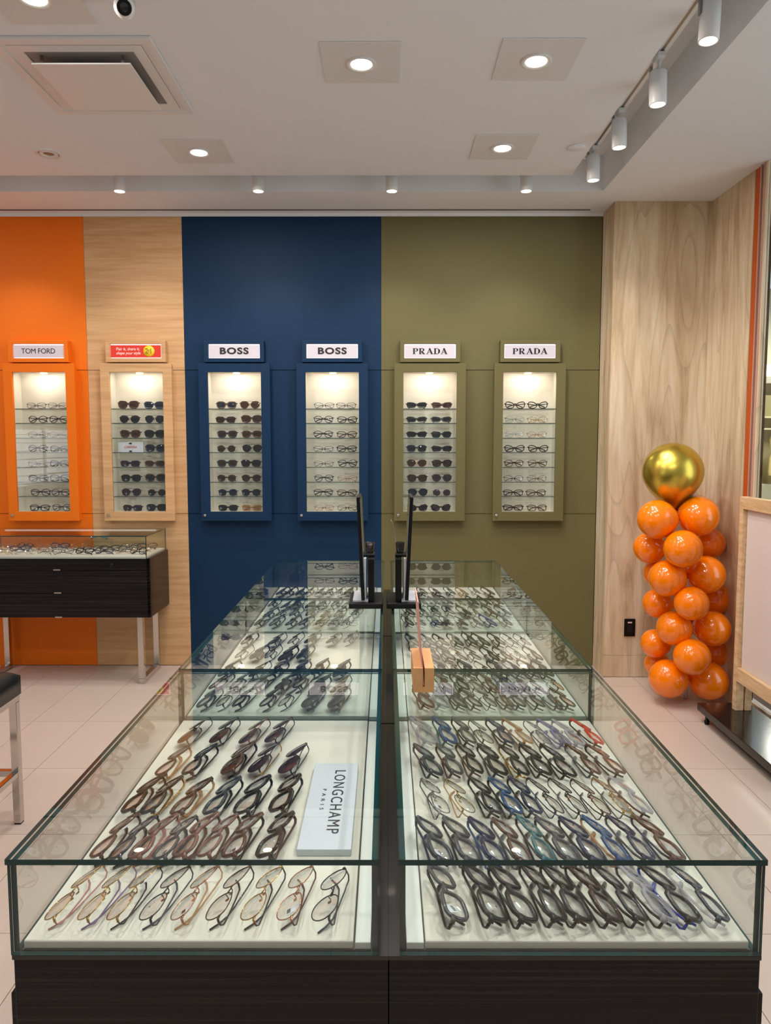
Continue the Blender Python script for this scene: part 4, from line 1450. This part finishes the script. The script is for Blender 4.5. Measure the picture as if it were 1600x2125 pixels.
m = L().box(TX0, TX1 + 0.012, TY0 + 0.02, TY1, tz0, tz1)
m.build('cabinet_body', M_ebony, r, bev=0.002)
dz = [tz0 + 0.003, P(200, 1231.6, y=TY0).z, P(200, 1184, y=TY0).z, tz1 - 0.002]
for k in range(3):
    m = L().box(TX0 + 0.002, TX1, TY0, TY0 + 0.0198, dz[k] + 0.0015, dz[k + 1] - 0.0015)
    d_ = m.build('drawer', M_ebony, r, bev=0.001)
    hxp = P(109, 914, y=TY0).x
    m = L().box(hxp - 0.022, hxp + 0.022, TY0 - 0.008, TY0 - 0.0002, dz[k] + 0.001, dz[k] + 0.009)
    m.build('handle', M_chrome, d_)
lk = P(232, 1173, y=TY0)
m = L().lathe([(0.0001, -0.010), (0.007, -0.010), (0.012, -0.004), (0.012, 0)], c=(lk.x, TY0 - 0.0002, lk.z), n=18, axis='y', cap=False)
m.build('lock', M_dark, r)
m = L().box(TX0 + 0.012, TX1 - 0.008, TY0 + 0.014, TY1 - 0.012, tz1 + 0.0003, tz1 + 0.012)
m.build('tray', M_tray, r)
gz = 0.965
m = L().box(P(10, 1096, y=TY1 - 0.03).x, TX1 - 0.06, TY1 - 0.030, TY1 - 0.018, gz - 0.018, gz - 0.0072)
m.build('white_bar', emis('white_bar_glow', (240, 236, 230), 0.9), r)  # white glowing bar along the back, just under the top pane
for nm, a in (('top_pane', (TX0, TX1, TY0, TY1, gz - 0.006, gz, 'z')), ('end_pane', (TX0 + 0.001, TX1 - 0.001, TY0 + 0.001, TY0 + 0.007, tz1 + 0.0005, gz - 0.0065, 'y')), ('end_pane', (TX0 + 0.001, TX1 - 0.001, TY1 - 0.007, TY1 - 0.001, tz1 + 0.0005, gz - 0.0065, 'y')),
              ('side_pane', (TX1 - 0.007, TX1 - 0.001, TY0 + 0.0075, TY1 - 0.0075, tz1 + 0.0005, gz - 0.0065, 'x')), ('side_pane', (TX0 + 0.001, TX0 + 0.007, TY0 + 0.0075, TY1 - 0.0075, tz1 + 0.0005, gz - 0.0065, 'x'))):
    m = L()
    pane_box(m, *a)
    m.build(nm, [M_glass, M_edge], r)
for xl in (P(294, 1350, y=TY0 + 0.06).x, TX0 + 0.04):
    for yl in (TY0 + 0.06, TY1 - 0.04):
        L().box(xl - 0.018, xl + 0.018, yl - 0.018, yl + 0.018, 0.035, tz0).build('leg', M_chrome, r, bev=0.002)
    L().box(xl - 0.018, xl + 0.018, TY0 + 0.042, TY1 - 0.022, 0.001, 0.035).build('foot_bar', M_chrome, r, bev=0.002)
# its stock
TS = [('thin', 'gunmetal'), ('round', 'gold'), ('panto', 'black'), ('rect', 'black'), ('round', 'silver'), ('thin', 'rose gold'), ('panto', 'slate'), ('oval', 'gunmetal'), ('rect', 'navy'), ('oval', 'gold')]
zt_ = tz1 + 0.012
rr = random.Random(3)
rows = [(1147, [4, 46, 88, 130, 172, 214, 256, 292]), (1142, [0, 40, 78, 116, 152, 190, 228, 266, 300]), (1137, [10, 48, 86, 122, 160, 198, 234, 270, 306])]
for k, (py, xs) in enumerate(rows):
    n = len(xs)
    for i, px in enumerate(xs):
        yy = TY0 + 0.080 + 0.105 * k + rr.uniform(-0.012, 0.012)
        q = P(px, 1130, y=yy)
        if k == 2 and abs(px - 207) < 45:
            continue
        if q.x > TX1 - 0.09:
            q.x = TX1 - 0.09
        st, fr_ = TS[(i * 3 + k * 4 + 1) % len(TS)]
        lab = '%s %s-framed eyeglasses, %s from the case corner in the %s row on the display table' % (WORD[st], fr_.replace(' ', '-'), ORD[n - 1 - i], ('front', 'middle', 'back')[k])
        glasses(st, fr_, fr_, 'demo', (q.x, yy, zt_), rad(rr.uniform(-25, 25)), rad(38), lab, 'eyewear laid out on the display table')
# small tray and acrylic risers in the table case
p = P(20, 1138, y=TY0 + 0.19)
p = P(205, 1120, y=TY0 + 0.35)
r = empty('acrylic_riser', (p.x, TY0 + 0.355, zt_ + 0.0003), 'clear acrylic riser inside the display table case holding one pair of glasses', 'riser')
MB().box(-0.085, 0.085, -0.03, 0.03, 0.060, 0.063).build('platform', M_acrylic, r)
MB().box(-0.085, -0.082, -0.03, 0.03, 0, 0.0598).build('leg', M_acrylic, r)
MB().box(0.082, 0.085, -0.03, 0.03, 0, 0.0598).build('leg', M_acrylic, r)
glasses('rect', 'teal', 'teal', 'demo', (p.x, TY0 + 0.345, zt_ + 0.0635), rad(5), rad(38), 'teal eyeglasses raised on the clear riser inside the display table case', 'eyewear laid out on the display table')

# ================================================================== STOOL
sx1 = P(46, 1560, y=P(42, 1703, z=0).y).x
sy1 = P(42, 1703, z=0).y
S_ = 0.42
r = empty('stool', (sx1 - S_ / 2, sy1 - S_ / 2, 0), 'black leather stool with square chrome legs beside the island', 'stool')
zs = P(46, 1440, y=sy1).z
h = S_ / 2
for ax in (-1, 1):
    for ay in (-1, 1):
        lx, ly = ax * (h - 0.016), ay * (h - 0.016)
        MB().box(lx - 0.015, lx + 0.015, ly - 0.015, ly + 0.015, 0.006, zs - 0.0265).build('leg', M_chrome, r, bev=0.002)
        MB().box(lx - 0.013, lx + 0.013, ly - 0.013, ly + 0.013, 0.0, 0.006).build('foot_pad', M_dark, r)
hring(MB(), (h, h), (h - 0.03, h - 0.03), zs - 0.026, zs).build('seat_frame', M_chrome, r, bev=0.002)
zr = P(40, 1600, y=sy1).z
hring(MB(), (h - 0.004, h - 0.004), (h - 0.028, h - 0.028), zr - 0.012, zr + 0.012).build('footrest', M_chrome, r, bev=0.002)
# cushion with a grid of tufts
n = 17
v, f = [], []
for j in range(n):
    for i in range(n):
        u, w2 = i / (n - 1) * 2 - 1, j / (n - 1) * 2 - 1
        ed = max(abs(u), abs(w2))
        z = zs + 0.10 - 0.018 * max(0, (ed - 0.8) / 0.2) ** 2
        g_ = abs(math.sin(2 * math.pi * (u + 1) / 2 * 1.5)) * abs(math.sin(2 * math.pi * (w2 + 1) / 2 * 1.5))
        z += 0.008 * (g_ ** 0.4) - 0.006
        v.append((u * (h + 0.004), w2 * (h + 0.004), z))
for j in range(n - 1):
    for i in range(n - 1):
        f.append((j * n + i, j * n + i + 1, (j + 1) * n + i + 1, (j + 1) * n + i))
base = len(v)
per = [(i, 0) for i in range(n)] + [(n - 1, j) for j in range(1, n)] + [(i, n - 1) for i in range(n - 2, -1, -1)] + [(0, j) for j in range(n - 2, 0, -1)]
for k, (i, j) in enumerate(per):
    p_ = v[j * n + i]
    v.append((p_[0], p_[1], zs + 0.001))
for k in range(len(per)):
    a_, b2 = per[k], per[(k + 1) % len(per)]
    f.append((b2[1] * n + b2[0], a_[1] * n + a_[0], base + k, base + (k + 1) % len(per)))
f.append(tuple(base + k for k in reversed(range(len(per)))))
MB().add(v, f, 0, True).build('cushion', M_leather, r)

# ================================================================== BALLOON COLUMN
BY = P(1430, 1449, z=0).y
pc_ = P(1428, 1300, y=BY)
r = empty('balloon_column', (pc_.x, BY, 0), 'column of orange balloons topped by one gold balloon in front of the pilaster', 'balloons')
o = Vector((pc_.x, BY, 0))


def balloon(px, py, rp, dy, mat, name='balloon', label=None, squash=1.0):
    y = BY + dy
    p = P(px, py, y=y)
    R_ = rp / F * (y / math.cos(0)) * 0.985
    if p.z - R_ < 0.003:
        p.z = R_ + 0.003
    # point of the balloon looks at the middle of the column
    tgt = Vector((o.x, BY, p.z))
    dv = (tgt - p)
    if name == 'gold_balloon':
        dv = Vector((0.05, 0, -1))
    if dv.length < 1e-4:
        dv = Vector((0, 1, 0))
    dv.normalize()
    q = (-dv).to_track_quat('Z', 'Y').to_matrix().to_4x4()
    prof = []
    for t in np.linspace(0, math.pi, 20):
        zz = math.cos(t)
        k = math.sin(t)
        zl = zz * (1.0 if zz > 0 else 1.12 if name == 'balloon' else 1.25)
        if zz < 0:
            k *= 1 - (0.5 if name == 'gold_balloon' else 0.18) * zz * zz
        prof.append((max(R_ * k, 0.0003), R_ * zl))
    m = MB()
    m.M = Matrix.Translation(p - o) @ q
    m.lathe(prof[::-1], n=32, cap=False)
    b = m.build(name, mat, r, label=label)
    zn = prof[-1][1]
    m = MB()
    m.M = Matrix.Translation(p - o) @ q
    m.lathe([(0.009, zn - 0.014), (0.004, zn - 0.004), (0.006, zn + 0.003)], n=10, cap=False)
    m.build('knot', mat, b)
    return b


balloon(1396, 980, 62, 0.0, M_gold_balloon, 'gold_balloon', 'large shiny gold balloon on top of the column')
for (px, py, rp, dy) in [(1364, 1078, 41.5, -0.10), (1449, 1071, 42.5, -0.08), (1347, 1137, 33, 0.05), (1417.5, 1139, 40, -0.22), (1474, 1128, 31, 0.06), (1385, 1200, 39, -0.13), (1465, 1192, 40, -0.10),
                         (1365, 1189, 30, 0.10), (1364, 1252, 31, 0.04), (1435, 1252, 36, -0.22), (1486, 1243, 33, 0.06), (1399, 1304, 37, -0.12), (1478, 1304, 38, -0.10),
                         (1360, 1335, 31, 0.03), (1436, 1363, 39, -0.22), (1487, 1352, 32, 0.06), (1387, 1408, 41, -0.10), (1470, 1412, 41, -0.09), (1364, 1378, 27, 0.12),
                         (1385, 1062, 33, 0.12), (1445, 1060, 34, 0.14), (1420, 1170, 30, 0.10), (1425, 1290, 30, 0.10)]:
    balloon(px, py, rp, dy, M_orange_balloon)
MB().lathe([(0.012, 0.004), (0.012, 1.35)], n=12).build('pole', M_white, r)

# ================================================================== SIGN BOARD ON A PLATFORM
pz = 0.10
pA = P(1447, 1458, z=pz)
yF = P(1595, 1590, z=pz).y
x0, x1, y0, y1 = pA.x, XR - 0.02, yF - 0.06, pA.y
r = empty('sign_board', ((x0 + x1) / 2, (y0 + y1) / 2, 0), 'oak-framed white board on a low glossy black platform by the storefront', 'sign board')
o = Vector(((x0 + x1) / 2, (y0 + y1) / 2, 0))
L().box(x0, x1, y0, y1, pz - 0.04, pz).build('platform', M_plat, r, bev=0.002)
for ax in (x0 + 0.03, x1 - 0.03):
    for ay in (y0 + 0.03, y1 - 0.06):
        L().lathe([(0.012, 0), (0.014, 0.02), (0.009, 0.022), (0.009, pz - 0.04)], c=(ax, ay, 0), n=14).build('foot', M_dark, r)
xb = P(1527, 1470, z=pz)
yb_ = xb.y
xb = xb.x
zt = P(1527, 1030, y=yb_).z
zr1 = P(1530, 1383, y=yb_ - 0.02).z
PW = 0.045
yn = yb_ - 0.62
for yy in (yb_, yn):
    L().box(xb - PW / 2, xb + PW / 2, yy - 0.035, yy + 0.0, pz + 0.0005, zt).build('post', M_frameoak, r, bev=0.002)
    L().box(xb + PW / 2 + 0.008, xb + PW * 1.5, yy - 0.035, yy + 0.0, pz + 0.0005, zt - 0.06).build('rear_post', M_frameoak, r, bev=0.002)
L().box(xb - PW / 2, xb + PW / 2, yn, yb_ - 0.0355, zt - 0.065, zt).build('top_rail', M_frameoak, r, bev=0.002)
L().box(xb - PW / 2, xb + PW / 2, yn, yb_ - 0.0355, zr1 - 0.075, zr1).build('bottom_rail', M_frameoak, r, bev=0.002)
L().box(xb + 0.0, xb + 0.012, yn, yb_ - 0.042, zr1 + 0.001, zt - 0.066).build('white_board', M_board, r)

# ================================================================== SHOP BEHIND THE CAMERA (seen only as reflections)
r = empty('display_shelving', (-4.66, -0.1, 0), 'backlit white display shelving on the side wall, mirrored in the orange cabinet glass', 'shelving')
M_rack = emis('backlit_panel', (245, 246, 250), 4.5)
for (ya, yb) in ((-0.75, -0.15), (0.02, 0.72)):
    MB().box(-0.03, 0, ya, yb, 0.98, 1.70).build('backlit_panel', M_rack, r)
    for k in range(7):
        MB().box(0.001, 0.16, ya, yb, 1.0 + 0.105 * k, 1.008 + 0.105 * k).build('shelf', M_cream, r)
MB().box(-0.034, 0.02, -0.80, 0.78, 0.0, 0.975).build('base_cabinet', M_white, r)
print('eyewear', COUNT[0])
